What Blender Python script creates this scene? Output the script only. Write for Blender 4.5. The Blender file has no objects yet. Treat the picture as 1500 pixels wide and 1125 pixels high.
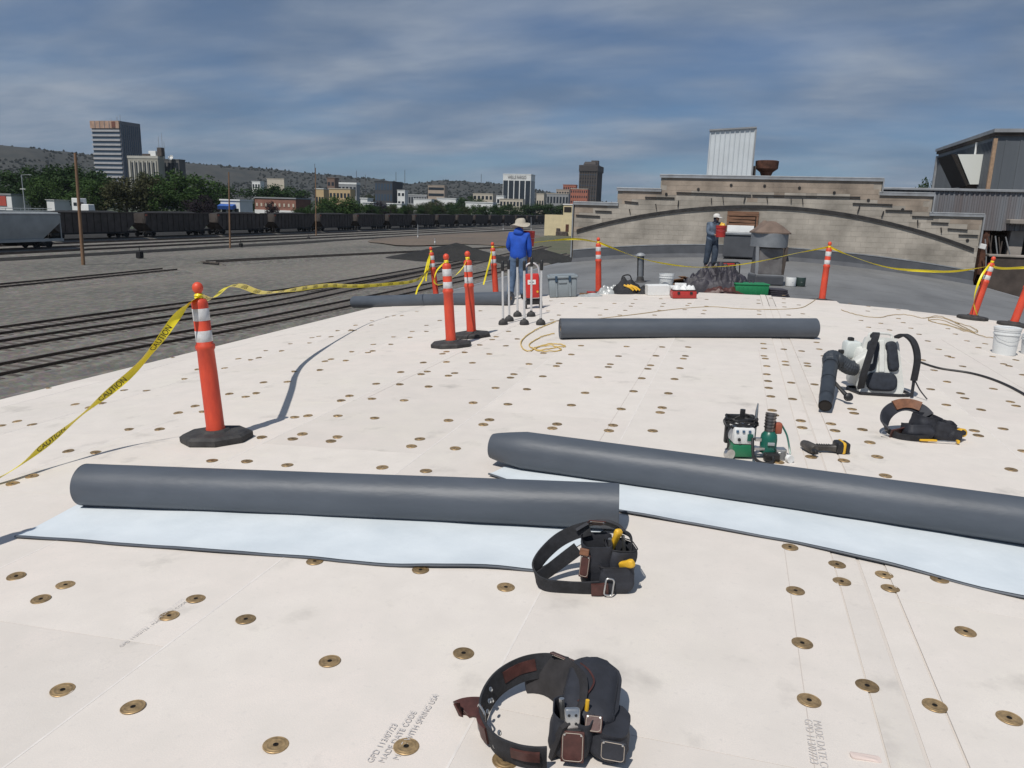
import bpy, bmesh, math, random
from mathutils import Vector, Matrix, Euler, noise as mnoise
R = math.radians
random.seed(11)

# ------------------------------------------------------------------ camera
SC = bpy.context.scene
COL = SC.collection
F, CX, CY = 1127.0, 750.0, 562.5          # focal length and centre of the 1500 x 1125 photograph
PITCH, ROLL, YAW = R(12.72), R(1.72), R(15.689)
ZC = 6.05                                 # eye height above the rail yard
CAM = Vector((0, 0, ZC))
_f0 = Vector((-math.sin(YAW), math.cos(YAW), 0)); _r0 = Vector((math.cos(YAW), math.sin(YAW), 0)); _z = Vector((0, 0, 1))
FWD = _f0 * math.cos(PITCH) - _z * math.sin(PITCH)
_u0 = _f0 * math.sin(PITCH) + _z * math.cos(PITCH)
RGT = _r0 * math.cos(ROLL) + _u0 * math.sin(ROLL)
UPV = _u0 * math.cos(ROLL) - _r0 * math.sin(ROLL)
cd = bpy.data.cameras.new('camera'); cam = bpy.data.objects.new('camera', cd); COL.objects.link(cam)
cd.sensor_fit = 'HORIZONTAL'; cd.sensor_width = 36; cd.lens = F / 1500 * 36; cd.clip_start = .05; cd.clip_end = 20000
m = Matrix((RGT, UPV, -FWD)).transposed().to_4x4(); m.translation = CAM
cam.matrix_world = m
SC.camera = cam

# ------------------------------------------------------------------ sky and sun
SUN_EL = R(57)
SHADOW = Vector((.29, .957, 0)).normalized()      # the way shadows fall on the roof
SUN_ROT = math.atan2(-SHADOW.x, -SHADOW.y)
w = bpy.data.worlds.new('World'); SC.world = w; w.use_nodes = True
nt = w.node_tree; N = nt.nodes; L = nt.links; N.clear()
out = N.new('ShaderNodeOutputWorld'); bg = N.new('ShaderNodeBackground'); L.new(bg.outputs[0], out.inputs[0])
sky = N.new('ShaderNodeTexSky'); sky.sky_type = 'NISHITA'; sky.sun_disc = False; sky.sun_elevation = SUN_EL; sky.sun_rotation = SUN_ROT
sky.altitude = 950; sky.air_density = 1.0; sky.dust_density = .6; sky.ozone_density = 2.0
bg.inputs[1].default_value = .075
tc = N.new('ShaderNodeTexCoord')
sep = N.new('ShaderNodeSeparateXYZ'); L.new(tc.outputs['Generated'], sep.inputs[0])
def wmath(op, a, b=None, clamp=False):
    n = N.new('ShaderNodeMath'); n.operation = op; n.use_clamp = clamp
    for i, v in enumerate((a, b)):
        if v is None: continue
        if isinstance(v, (int, float)): n.inputs[i].default_value = v
        else: L.new(v, n.inputs[i])
    return n.outputs[0]
zz = wmath('ADD', wmath('MAXIMUM', sep.outputs[2], 0.0), .16)
cb = N.new('ShaderNodeCombineXYZ')
L.new(wmath('DIVIDE', sep.outputs[0], zz), cb.inputs[0]); L.new(wmath('DIVIDE', sep.outputs[1], zz), cb.inputs[1])
def wnoise(scale, detail, rough, loc, sc, rz):
    mp = N.new('ShaderNodeMapping'); mp.inputs['Location'].default_value = loc; mp.inputs['Scale'].default_value = sc; mp.inputs['Rotation'].default_value = (0, 0, rz)
    L.new(cb.outputs[0], mp.inputs[0])
    n = N.new('ShaderNodeTexNoise'); n.inputs['Scale'].default_value = scale; n.inputs['Detail'].default_value = detail; n.inputs['Roughness'].default_value = rough
    n.inputs['Distortion'].default_value = .25
    L.new(mp.outputs[0], n.inputs['Vector']); return n.outputs[0]
def wramp(src, stops):
    r_ = N.new('ShaderNodeValToRGB'); L.new(src, r_.inputs[0]); e = r_.color_ramp.elements
    e[0].position, e[0].color = stops[0]; e[1].position, e[1].color = stops[-1]
    for p, c in stops[1:-1]: x = e.new(p); x.color = c
    return r_.outputs[0]
def wmix(fac, a, b, mode='MIX'):
    n = N.new('ShaderNodeMixRGB'); n.blend_type = mode
    if isinstance(fac, (int, float)): n.inputs[0].default_value = fac
    else: L.new(fac, n.inputs[0])
    for i, v in ((1, a), (2, b)):
        if isinstance(v, tuple): n.inputs[i].default_value = v
        else: L.new(v, n.inputs[i])
    return n.outputs[0]
n1 = wnoise(.75, 4, .48, (3.1, 1.7, 0), (1.0, 1.35, 1), YAW + .25)          # broad cloud decks
n2 = wnoise(1.15, 5, .50, (7.3, 2.2, 0), (1.0, 1.55, 1), YAW + .35)    # streaks inside them
deck = wramp(n1, [(.36, (0, 0, 0, 1)), (.56, (1, 1, 1, 1))])
n3 = wnoise(4.2, 5, .6, (1.3, 5.2, 0), (1.0, 2.4, 1), YAW + .3)      # fine fibres
wisp = wmix(.22, wramp(n2, [(.36, (0, 0, 0, 1)), (.76, (1, 1, 1, 1))]), wramp(n3, [(.35, (0, 0, 0, 1)), (.75, (1, 1, 1, 1))]), 'OVERLAY')
blue = wmix(1.0, sky.outputs[0], (.40, .60, .82, 1), 'MULTIPLY')
grey = wmix(wisp, (1.75, 2.50, 3.75, 1), (4.7, 5.3, 6.2, 1))        # slate underside, paler streaks
fac = wmath('ADD', wmath('MULTIPLY', deck, .48), wmath('ADD', .30, wmath('MULTIPLY', wisp, .22)), True)
L.new(wmix(fac, blue, grey), bg.inputs[0])

sd = bpy.data.lights.new('sun', 'SUN'); sd.energy = 3.7; sd.angle = R(.55); sd.color = (1, .955, .89)
sun = bpy.data.objects.new('sun', sd); COL.objects.link(sun)
sdir = -SHADOW * math.cos(SUN_EL) + _z * math.sin(SUN_EL)       # towards the sun
sun.rotation_euler = sdir.to_track_quat('Z', 'Y').to_euler(); sun.location = (0, -20, 40)
SC.view_settings.view_transform = 'Standard'; SC.view_settings.look = 'None'; SC.view_settings.gamma = 1; SC.view_settings.exposure = 0
SC.view_settings.use_curve_mapping = False

# ------------------------------------------------------------------ measuring helpers (photo pixel -> point of the place)
HR, KR, XR = 1.55, .0091, .5              # barrel roof: crown 1.55 m below the eye
def roof_z(x): return ZC - HR - KR * (x - XR) ** 2
def roof_n(x): return Vector((2 * KR * (x - XR), 0, 1)).normalized()
def ray(u, v): return FWD + RGT * ((u - CX) / F) - UPV * ((v - CY) / F)
def on_roof(u, v, lift=0):
    d = ray(u, v); a = KR * d.x ** 2; b = d.z - 2 * KR * XR * d.x; c = HR + KR * XR * XR
    t = (-b - math.sqrt(b * b - 4 * a * c)) / (2 * a) if a > 1e-9 else -c / b
    p = CAM + d * t; p.z += lift; return p
def on_ground(u, v, z=0.0):
    d = ray(u, v); return CAM + d * ((z - ZC) / d.z)
def at_y(u, v, y):
    d = ray(u, v); return CAM + d * (y / d.y)
def at_x(u, v, x):
    d = ray(u, v); return CAM + d * (x / d.x)

# ------------------------------------------------------------------ materials
MATS = {}
def mat(name, col, rough=.6, metal=0.0, var=.0, world=False, scale=8.0, bump=0.0, bscale=None, col2=None, spec=.5, obj_var=0.0, stretch=(1, 1, 1), detail=4, bdist=.01):
    if name in MATS: return MATS[name]
    m = bpy.data.materials.new(name); m.use_nodes = True; t = m.node_tree; n = t.nodes; l = t.links
    b = n['Principled BSDF']; b.inputs['Roughness'].default_value = rough; b.inputs['Metallic'].default_value = metal
    b.inputs['Specular IOR Level'].default_value = spec
    c4 = (*col, 1); b.inputs['Base Color'].default_value = c4
    src = None
    co = n.new('ShaderNodeTexCoord'); mp = n.new('ShaderNodeMapping'); mp.inputs['Scale'].default_value = stretch; l.new(n.new('ShaderNodeNewGeometry').outputs['Position'] if world else co.outputs['Object'], mp.inputs[0])
    if var or col2:
        nz = n.new('ShaderNodeTexNoise'); nz.inputs['Scale'].default_value = scale; nz.inputs['Detail'].default_value = detail; nz.inputs['Roughness'].default_value = .6
        l.new(mp.outputs[0], nz.inputs['Vector'])
        rp = n.new('ShaderNodeValToRGB'); rp.color_ramp.elements[0].position = .32; rp.color_ramp.elements[1].position = .68; l.new(nz.outputs[0], rp.inputs[0])
        mx = n.new('ShaderNodeMixRGB'); l.new(rp.outputs[0], mx.inputs[0])
        lo = col2 if col2 else tuple(c * (1 - var) for c in col); hi = col if col2 else tuple(min(1, c * (1 + var)) for c in col)
        mx.inputs[1].default_value = (*lo, 1); mx.inputs[2].default_value = (*hi, 1); src = mx.outputs[0]
    if obj_var:
        oi = n.new('ShaderNodeObjectInfo'); mr = n.new('ShaderNodeMapRange'); mr.inputs[3].default_value = 1 - obj_var; mr.inputs[4].default_value = 1 + obj_var
        l.new(oi.outputs['Random'], mr.inputs[0])
        mu = n.new('ShaderNodeMixRGB'); mu.blend_type = 'MULTIPLY'; mu.inputs[0].default_value = 1
        if src is not None: l.new(src, mu.inputs[1])
        else: mu.inputs[1].default_value = c4
        l.new(mr.outputs[0], mu.inputs[2]); src = mu.outputs[0]
    if src is not None: l.new(src, b.inputs['Base Color'])
    if bump:
        bn = n.new('ShaderNodeTexNoise'); bn.inputs['Scale'].default_value = bscale or scale; bn.inputs['Detail'].default_value = 5; l.new(mp.outputs[0], bn.inputs['Vector'])
        bu = n.new('ShaderNodeBump'); bu.inputs['Strength'].default_value = bump; bu.inputs['Distance'].default_value = bdist; l.new(bn.outputs[0], bu.inputs['Height']); l.new(bu.outputs[0], b.inputs['Normal'])
    MATS[name] = m; return m

# ------------------------------------------------------------------ mesh helpers
class MB:
    def __init__(s): s.v = []; s.f = []
    def add(s, vs, fs, M=None):
        o = len(s.v)
        s.v += [tuple(M @ Vector(p)) if M is not None else tuple(p) for p in vs]
        s.f += [tuple(i + o for i in f) for f in fs]; return s
    def box(s, c, d, rot=None, taper=1.0, bevel=0.0):
        x, y, z = d[0] / 2, d[1] / 2, d[2] / 2
        M = Matrix.Translation(Vector(c)) @ ((rot if isinstance(rot, Matrix) else Euler(rot).to_matrix().to_4x4()) if rot is not None else Matrix.Identity(4))
        if bevel > 0:
            secs = []
            b = min(bevel, x * .9, y * .9, z * .9)
            for zz_, ins in ((-z, b), (-z + b * .3, b * .3), (-z + b, 0), (z - b, 0), (z - b * .3, b * .3), (z, b)):
                tp = 1 + (taper - 1) * (zz_ + z) / (2 * z)
                secs.append([(px * tp, py * tp, zz_) for px, py in roundrect(2 * (x - ins), 2 * (y - ins), max(b - ins * .6, b * .3), 3)])
            return s.loft(secs, M=M)
        k = taper
        vs = [(-x, -y, -z), (x, -y, -z), (x, y, -z), (-x, y, -z), (-x * k, -y * k, z), (x * k, -y * k, z), (x * k, y * k, z), (-x * k, y * k, z)]
        return s.add(vs, [(0, 3, 2, 1), (4, 5, 6, 7), (0, 1, 5, 4), (1, 2, 6, 5), (2, 3, 7, 6), (3, 0, 4, 7)], M)
    def span(s, a, b):
        a = Vector(a); b = Vector(b); return s.box((a + b) / 2, [abs(b[i] - a[i]) for i in range(3)])
    def loft(s, secs, cap0=True, cap1=True, M=None):
        n = len(secs[0]); vs = [p for sec in secs for p in sec]; fs = []
        for k in range(len(secs) - 1):
            for i in range(n):
                j = (i + 1) % n; fs.append((k * n + i, k * n + j, (k + 1) * n + j, (k + 1) * n + i))
        if cap0: fs.append(tuple(range(n - 1, -1, -1)))
        if cap1: fs.append(tuple(range((len(secs) - 1) * n, len(secs) * n)))
        return s.add(vs, fs, M)
    def lathe(s, prof, n=20, c=(0, 0, 0), rot=None, cap=True, arc=2 * math.pi):
        M = Matrix.Translation(Vector(c)) @ (Euler(rot).to_matrix().to_4x4() if rot is not None else Matrix.Identity(4))
        secs = [[(r_ * math.cos(arc * i / n), r_ * math.sin(arc * i / n), z_) for i in range(n)] for r_, z_ in prof]
        return s.loft(secs, cap, cap, M)
    def tube(s, pts, r, n=8, cap=True, closed=False):
        pts = [Vector(p) for p in pts]; rs = r if isinstance(r, (list, tuple)) else [r] * len(pts)
        secs = []; up = None; m_ = len(pts)
        for i, p in enumerate(pts):
            if closed: t = pts[(i + 1) % m_] - pts[i - 1]
            else: t = pts[min(i + 1, m_ - 1)] - pts[max(i - 1, 0)]
            t = t.normalized() if t.length > 1e-9 else Vector((0, 0, 1))
            if up is None: up = Vector((0, 0, 1)) if abs(t.z) < .9 else Vector((1, 0, 0))
            a = t.cross(up)
            if a.length < 1e-6: a = t.orthogonal()
            a.normalize(); b = a.cross(t).normalized(); up = b
            secs.append([tuple(p + (a * math.cos(2 * math.pi * k / n) + b * math.sin(2 * math.pi * k / n)) * rs[i]) for k in range(n)])
        if closed: secs.append(secs[0]); cap = False
        return s.loft(secs, cap, cap)
    def ribbon(s, pts, width, dirs, thick=.004):
        """flat strap along pts; dirs gives the direction of its width at each point"""
        pts = [Vector(p) for p in pts]; n = len(pts); secs = []
        ws = width if isinstance(width, (list, tuple)) else [width] * n
        for i, p in enumerate(pts):
            t = (pts[min(i + 1, n - 1)] - pts[max(i - 1, 0)]).normalized(); d = Vector(dirs[i] if isinstance(dirs, list) else dirs)
            d = (d - t * d.dot(t)).normalized(); q = t.cross(d).normalized() * thick / 2; d = d * ws[i] / 2
            secs.append([tuple(p - d - q), tuple(p + d - q), tuple(p + d + q), tuple(p - d + q)])
        return s.loft(secs)
    def prism(s, poly, axis, a, b):
        """polygon (2D) extruded along axis 'x','y' or 'z' from a to b"""
        def P(p, h): return (h, p[0], p[1]) if axis == 'x' else ((p[0], h, p[1]) if axis == 'y' else (p[0], p[1], h))
        return s.loft([[P(p, a) for p in poly], [P(p, b) for p in poly]])
    def jitter(s, amp, sc, seed=0):
        s.v = [tuple(Vector(p) + mnoise.noise_vector((Vector(p) + Vector((seed * 3.1, seed, 0))) * sc) * amp) for p in s.v]; return s
    def build(s, name, m, parent=None, smooth=False, auto=None, loc=None, rot=None):
        me = bpy.data.meshes.new(name); me.from_pydata(s.v, [], s.f); me.update()
        bm = bmesh.new(); bm.from_mesh(me); bmesh.ops.recalc_face_normals(bm, faces=bm.faces); bm.to_mesh(me); bm.free()
        if m is not None: me.materials.append(m)
        if smooth:
            me.polygons.foreach_set('use_smooth', [True] * len(me.polygons))
            me.set_sharp_from_angle(angle=R(auto or 40))
        o = bpy.data.objects.new(name, me); COL.objects.link(o)
        if parent: o.parent = parent
        if loc is not None: o.location = loc
        if rot is not None: o.rotation_euler = rot
        return o
def roundrect(w_, d_, r_, k=3):
    r_ = min(r_, w_ / 2 * .999, d_ / 2 * .999); o = []
    for cx, cy, a0 in ((w_ / 2 - r_, d_ / 2 - r_, 0), (-w_ / 2 + r_, d_ / 2 - r_, 90), (-w_ / 2 + r_, -d_ / 2 + r_, 180), (w_ / 2 - r_, -d_ / 2 + r_, 270)):
        for i in range(k + 1): a = R(a0 + 90 * i / k); o.append((cx + r_ * math.cos(a), cy + r_ * math.sin(a)))
    return o
def spline(pts, n=8, closed=False):
    pts = [Vector(p) for p in pts]; o = []; m_ = len(pts)
    rng = range(m_ if closed else m_ - 1)
    for i in rng:
        g = lambda k: pts[k % m_] if closed else pts[max(0, min(m_ - 1, k))]
        a, b, c, d = g(i - 1), g(i), g(i + 1), g(i + 2)
        for k in range(n):
            t = k / n; o.append(.5 * ((2 * b) + (c - a) * t + (2 * a - 5 * b + 4 * c - d) * t * t + (3 * b - a - 3 * c + d) * t ** 3))
    if not closed: o.append(pts[-1])
    return o
def tag(o, label, cat, group=None, kind=None):
    if label: o['label'] = label
    if cat: o['category'] = cat
    if group: o['group'] = group
    if kind: o['kind'] = kind
    return o
def thing(name, label, cat, loc=(0, 0, 0), rot=(0, 0, 0), group=None):
    o = bpy.data.objects.new(name, None); COL.objects.link(o); o.empty_display_size = .1
    o.location = loc; o.rotation_euler = rot; return tag(o, label, cat, group)
def inst(src, parent=None, loc=None, rot=None, scale=None):
    c = src.copy(); COL.objects.link(c); c.parent = parent
    if loc is not None: c.location = loc
    if rot is not None: c.rotation_euler = rot
    if scale is not None: c.scale = scale
    return c
def copy_tree(o, parent=None):
    c = o.copy(); COL.objects.link(c); c.parent = parent
    for ch in list(o.children): copy_tree(ch, c)
    return c
def text_mesh(s, size):
    cu = bpy.data.curves.new('lettering', 'FONT'); cu.body = s; cu.size = size; cu.align_x = 'LEFT'
    o = bpy.data.objects.new('lettering', cu); COL.objects.link(o)
    bpy.context.view_layer.update(); dg = bpy.context.evaluated_depsgraph_get()
    me = bpy.data.meshes.new_from_object(o.evaluated_get(dg)); bpy.data.objects.remove(o); bpy.data.curves.remove(cu)
    return me
def struct(o): o['kind'] = 'structure'; return o
# ------------------------------------------------------------------ ground
g = MB(); n_ = 60
ext = [-6000, -2500, -1000, -500, -250, -150, -110] + [x for x in range(-100, 61, 10)] + [120, 300, 900, 3000, 6000]
gy = [-400, -100, -40] + [y for y in range(-20, 260, 10)] + [320, 420, 600, 900, 1500, 3000, 6500]
gv = [(x, y, .10 * mnoise.noise(Vector((x * .05, y * .05, 0))) - .06 if -100 < x < 60 and -40 < y < 260 else -.05) for y in gy for x in ext]
g.add(gv, [(j * len(ext) + i, j * len(ext) + i + 1, (j + 1) * len(ext) + i + 1, (j + 1) * len(ext) + i) for j in range(len(gy) - 1) for i in range(len(ext) - 1)])
def gravel(name, c1, c2, c3, big=.05, fine=6.0, stretch=(1, 1, 1)):
    m = bpy.data.materials.new(name); m.use_nodes = True; t = m.node_tree; n = t.nodes; l = t.links; b = n['Principled BSDF']; b.inputs['Roughness'].default_value = .95
    b.inputs['Specular IOR Level'].default_value = .15
    co = n.new('ShaderNodeTexCoord'); mp = n.new('ShaderNodeMapping'); mp.inputs['Scale'].default_value = stretch; l.new(co.outputs['Object'], mp.inputs[0])
    def nz(s, d=6):
        k = n.new('ShaderNodeTexNoise'); k.inputs['Scale'].default_value = s; k.inputs['Detail'].default_value = d; k.inputs['Roughness'].default_value = .65; l.new(mp.outputs[0], k.inputs['Vector']); return k.outputs[0]
    def rp(src, a, c):
        k = n.new('ShaderNodeValToRGB'); k.color_ramp.elements[0].position = a; k.color_ramp.elements[1].position = c; l.new(src, k.inputs[0]); return k.outputs[0]
    def mx(f, a, c):
        k = n.new('ShaderNodeMixRGB'); l.new(f, k.inputs[0])
        for i, v in ((1, a), (2, c)):
            if isinstance(v, tuple): k.inputs[i].default_value = (*v, 1)
            else: l.new(v, k.inputs[i])
        return k.outputs[0]
    c = mx(rp(nz(big), .40, .62), c1, c2); c = mx(rp(nz(fine, 8), .45, .75), c, c3)
    vo = n.new('ShaderNodeTexVoronoi'); vo.inputs['Scale'].default_value = fine * 2.2; l.new(co.outputs['Object'], vo.inputs['Vector'])
    k = n.new('ShaderNodeMixRGB'); k.blend_type = 'MULTIPLY'; k.inputs[0].default_value = .28; l.new(c, k.inputs[1]); l.new(vo.outputs['Color'], k.inputs[2])
    sc_ = n.new('ShaderNodeMixRGB'); sc_.blend_type = 'MULTIPLY'; sc_.inputs[0].default_value = 1; l.new(k.outputs[0], sc_.inputs[1]); sc_.inputs[2].default_value = (1.12, 1.10, 1.06, 1)
    hs = n.new('ShaderNodeHueSaturation'); hs.inputs['Saturation'].default_value = .7; l.new(sc_.outputs[0], hs.inputs['Color']); l.new(hs.outputs[0], b.inputs['Base Color'])
    bu = n.new('ShaderNodeBump'); bu.inputs['Strength'].default_value = .6; bu.inputs['Distance'].default_value = .05; l.new(nz(fine * 1.5, 8), bu.inputs['Height']); l.new(bu.outputs[0], b.inputs['Normal'])
    return m
M_ground = gravel('yard_gravel', (.108, .108, .098), (.178, .162, .138), (.25, .232, .203), .07, 3.0, (1, .35, 1))
struct(g.build('ground', M_ground))
M_ballast = gravel('oily_ballast', (.020, .020, .021), (.035, .034, .033), (.055, .053, .05), .08, 5, (1, .2, 1))
M_dirt = gravel('brown_dirt', (.16, .115, .08), (.12, .10, .085), (.20, .16, .12), .08, 3)
M_weed = gravel('dry_weeds', (.085, .105, .05), (.13, .12, .075), (.16, .15, .09), .15, 3)
M_dark = gravel('dark_crushed_stone', (.022, .023, .025), (.036, .036, .036), (.05, .05, .05), .3, 6)
def patch(name, pts, m, z):
    """irregular sheet of another soil lying on the ground"""
    ps = spline([on_ground(*p) for p in pts], 6, True); c = sum(ps, Vector()) / len(ps)
    b = MB(); n = len(ps); vs = [(c.x, c.y, z + .12)]
    for k, h in ((.6, .10), (1, 0)):
        for p in ps:
            q = c + (p - c) * k * (1 + .06 * mnoise.noise(p * .2)); vs.append((q.x, q.y, z + h))
    fs = [(0, 1 + i, 1 + (i + 1) % n) for i in range(n)] + [(1 + i, 1 + n + i, 1 + n + (i + 1) % n, 1 + (i + 1) % n) for i in range(n)]
    b.add(vs, fs); return struct(b.build(name, m, smooth=True))
patch('dirt_patch', [(540, 352), (640, 343), (760, 340), (800, 350), (790, 362), (690, 358), (600, 360)], M_dirt, .06)
patch('weed_patch', [(778, 352), (815, 344), (850, 346), (850, 372), (812, 378), (786, 366)], M_weed, .08)
b = MB()
def strip(b, x0, x1, y0, y1, z0, z1):
    b.add([(x0 - .8, y0, z0), (x0, y0, z1), (x1, y0, z1), (x1 + .8, y0, z0), (x0 - .8, y1, z0), (x0, y1, z1), (x1, y1, z1), (x1 + .8, y1, z0)],
          [(0, 1, 5, 4), (1, 2, 6, 5), (2, 3, 7, 6), (0, 3, 2, 1), (4, 5, 6, 7)])
strip(b, -118, -66.5, -60, 900, -.1, .12); struct(b.build('ballast', M_ballast))
# land beyond the tracks, greener and darker
b = MB(); b.add([(-6000, -300, .02), (-119, -300, .02), (-119, 6000, .02), (-6000, 6000, .02)], [(0, 1, 2, 3)])
struct(b.build('far_land', mat('far_land', (.045, .055, .032), .95, var=.5, scale=.02)))

# ------------------------------------------------------------------ railway tracks
M_rail = mat('rail_steel', (.10, .08, .066), .55, .4, var=.3, scale=1)
M_tie = mat('creosoted_tie', (.085, .072, .062), .9, var=.5, scale=2)
def track(label, pts, z=.1, tie=True):
    pts = spline([Vector((x, y, z)) for x, y in pts], 14)
    root = thing('railway_track', label, 'railway track', pts[0])
    o = pts[0]
    for s in (-1, 1):
        mb = MB(); q = []
        for i, p in enumerate(pts):
            t = (pts[min(i + 1, len(pts) - 1)] - pts[max(i - 1, 0)]).normalized(); q.append(p + Vector((t.y, -t.x, 0)) * s * .735 - o)
        for wd, hh, zc in ((.14, .03, .02), (.03, .11, .085), (.075, .04, .16)):
            mb.ribbon([a + Vector((0, 0, zc)) for a in q], hh, Vector((0, 0, 1)), wd)
        mb.build('rail', M_rail, root)
    if tie:
        mb = MB(); acc = 0
        for i in range(len(pts) - 1):
            a, c = pts[i], pts[i + 1]; ln = (c - a).length; t = (c - a).normalized(); ang = math.atan2(t.y, t.x)
            while acc < ln:
                p = a + t * acc - o; mb.box((p.x, p.y, .018), (.23, 2.5 + random.uniform(-.15, .15), .12), (0, 0, ang + random.uniform(-.02, .02))); acc += .55
            acc -= ln
        t_ = mb.build('tie', M_tie, root); t_['kind'] = 'stuff'
    bed = MB(); q = [p - o for p in pts]
    secs = []
    for i, p in enumerate(q):
        t = (q[min(i + 1, len(q) - 1)] - q[max(i - 1, 0)]).normalized(); nn = Vector((t.y, -t.x, 0))
        k = 1 + .12 * mnoise.noise(pts[i] * .3)
        secs.append([tuple(p + nn * a * k + Vector((0, 0, h))) for a, h in ((-2.6, -.25), (-1.5, .065), (1.5, .065), (2.6, -.25))])
    bed.loft(secs); bed.build('track_bed', M_bed, root)
    return root
M_bed = gravel('track_bed_gravel', (.125, .120, .108), (.18, .168, .15), (.27, .25, .225), .15, 4, (1, .25, 1))
track('weathered railway track running closest beside the roof edge', [(-24.3, -10), (-23.9, 19.9), (-22.7, 34.5), (-22.3, 60), (-22.6, 110)])
track('weathered railway track second out from the roof edge', [(-29, -10), (-27.9, 23.3), (-26.2, 39.5), (-26.6, 51), (-28, 80), (-31, 130)])
track('weathered railway track third out from the roof edge, bending toward its neighbour', [(-32.6, -10), (-30.9, 26), (-29.4, 44), (-28.9, 60), (-29.6, 84)])
track('short siding of dark rails that stops in the open gravel', [(-46.4, 5), (-46.4, 39.5), (-47.0, 56.5)])
track('railway siding of dark rails leading to the dark stone heaps', [(-50, 66), (-45.5, 84), (-38.5, 110), (-34.5, 128)])
for x, lb in ((-70.2, 'dark railway track beside the wooden utility poles'), (-75.6, 'railway track carrying the grey covered hopper car'), (-81.5, 'empty railway track between hopper car and coal train'), (-88.5, 'railway track carrying the long coal train')):
    track(lb, [(x, -40), (x, 60), (x, 200), (x, 420)], z=.22, tie=False)

# ------------------------------------------------------------------ the building whose roof we stand on
XL, XRT, YW = -7.3, 8.9, 33.0
M_deck = mat('deck_joint', (.60, .55, .50), .95)
M_wallbody = mat('painted_block_wall', (.36, .33, .29), .9, var=.2, scale=1.5)
bld = thing('industrial_building', 'barrel roofed industrial building with cream cover boards and grey membrane', 'building')
def xs(a, b_, n): return [a + (b_ - a) * i / n for i in range(n + 1)]
DROP = .075                                # the boards stand on insulation, the far membrane lies lower
prof = [(x, roof_z(x) - DROP - .03) for x in xs(XL, XRT, 72)]
MB().prism(prof + [(XRT, -.1), (XL, -.1)], 'y', -6, YW).build('wall', M_wallbody, bld)
MB().prism([(x, z + DROP + .0285) for x, z in prof] + [(x, z + .005) for x, z in reversed(prof)], 'y', -6.05, 14.6).build('roof_deck', M_deck, bld)
def board_mat():
    m = bpy.data.materials.new('cover_board'); m.use_nodes = True; t = m.node_tree; n = t.nodes; l = t.links; b = n['Principled BSDF']
    b.inputs['Roughness'].default_value = .85; b.inputs['Specular IOR Level'].default_value = .25
    co = n.new('ShaderNodeTexCoord'); oi = n.new('ShaderNodeObjectInfo')
    ad = n.new('ShaderNodeVectorMath'); ad.operation = 'ADD'; l.new(co.outputs['Object'], ad.inputs[0])
    cs = n.new('ShaderNodeCombineXYZ')
    mm = n.new('ShaderNodeMath'); mm.operation = 'MULTIPLY'; mm.inputs[1].default_value = 60; l.new(oi.outputs['Random'], mm.inputs[0])
    l.new(mm.outputs[0], cs.inputs[0]); l.new(mm.outputs[0], cs.inputs[2]); l.new(cs.outputs[0], ad.inputs[1])
    def nz(s, d, lo, hi):
        k = n.new('ShaderNodeTexNoise'); k.inputs['Scale'].default_value = s; k.inputs['Detail'].default_value = d; k.inputs['Roughness'].default_value = .6; l.new(ad.outputs[0], k.inputs['Vector'])
        r_ = n.new('ShaderNodeMapRange'); r_.inputs[1].default_value = lo; r_.inputs[2].default_value = hi; l.new(k.outputs[0], r_.inputs[0]); return r_.outputs[0], k.outputs[0]
    def mx(f, a, c, mode='MIX', fs=None):
        k = n.new('ShaderNodeMixRGB'); k.blend_type = mode
        if isinstance(f, float): k.inputs[0].default_value = f
        else: l.new(f, k.inputs[0])
        for i, v in ((1, a), (2, c)):
            if isinstance(v, tuple): k.inputs[i].default_value = (*v, 1)
            else: l.new(v, k.inputs[i])
        return k.outputs[0]
    a, _ = nz(.9, 3, .42, .70); c = mx(a, (.705, .655, .60), (.715, .642, .588))        # pinkish print
    a, _ = nz(1.3, 3, .50, .75); c = mx(a, c, (.685, .65, .565))                        # yellowish
    a, _ = nz(5, 6, .35, .72); c = mx(a, c, (.625, .58, .53))                          # grubby
    a, _ = nz(42, 4, .60, .80); c = mx(a, c, (.56, .525, .49))                        # specks
    a, _ = nz(210, 2, .35, .75); c = mx(a, c, (.63, .59, .55))
    a, _ = nz(2.6, 8, .60, .80); c = mx(a, c, (.44, .41, .38))                         # boot scuffs
    mr = n.new('ShaderNodeMapRange'); mr.inputs[3].default_value = .95; mr.inputs[4].default_value = 1.03; l.new(oi.outputs['Random'], mr.inputs[0])
    c = mx(1.0, c, mr.outputs[0], 'MULTIPLY'); l.new(c, b.inputs['Base Color'])
    _, h = nz(160, 3, 0, 1)
    bu = n.new('ShaderNodeBump'); bu.inputs['Strength'].default_value = .25; bu.inputs['Distance'].default_value = .002; l.new(h, bu.inputs['Height']); l.new(bu.outputs[0], b.inputs['Normal'])
    return m
M_board = board_mat()
def slab(w_, d_):
    b = MB(); t = .013; e = .0006
    b.loft([[(x, y, -t) for x, y in roundrect(w_, d_, .002, 1)], [(x, y, -e) for x, y in roundrect(w_, d_, .002, 1)], [(x, y, 0) for x, y in roundrect(w_ - 2 * e, d_ - 2 * e, .002, 1)]])
    return b
edges = sorted([.56 - 1.22 * k for k in range(7)] + [.675, .79] + [.79 + 1.22 * k for k in range(1, 7)] + [XL, XRT])
edges = [e for i, e in enumerate(edges) if i == 0 or e - edges[i - 1] > .09]
def column(x):
    for a_, c_ in zip(edges[:-1], edges[1:]):
        if a_ <= x <= c_: return (a_ + c_) / 2
    return x
def board_z(x):                            # top of the flat board that covers this place
    c_ = column(x); return roof_z(c_) + .0015 - 2 * KR * (c_ - XR) * (x - c_)
def board_end(x): return 16.75 - .9 * min(1, abs(x - .5) / 2.5) - (.45 if x < -4 else 0)
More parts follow.
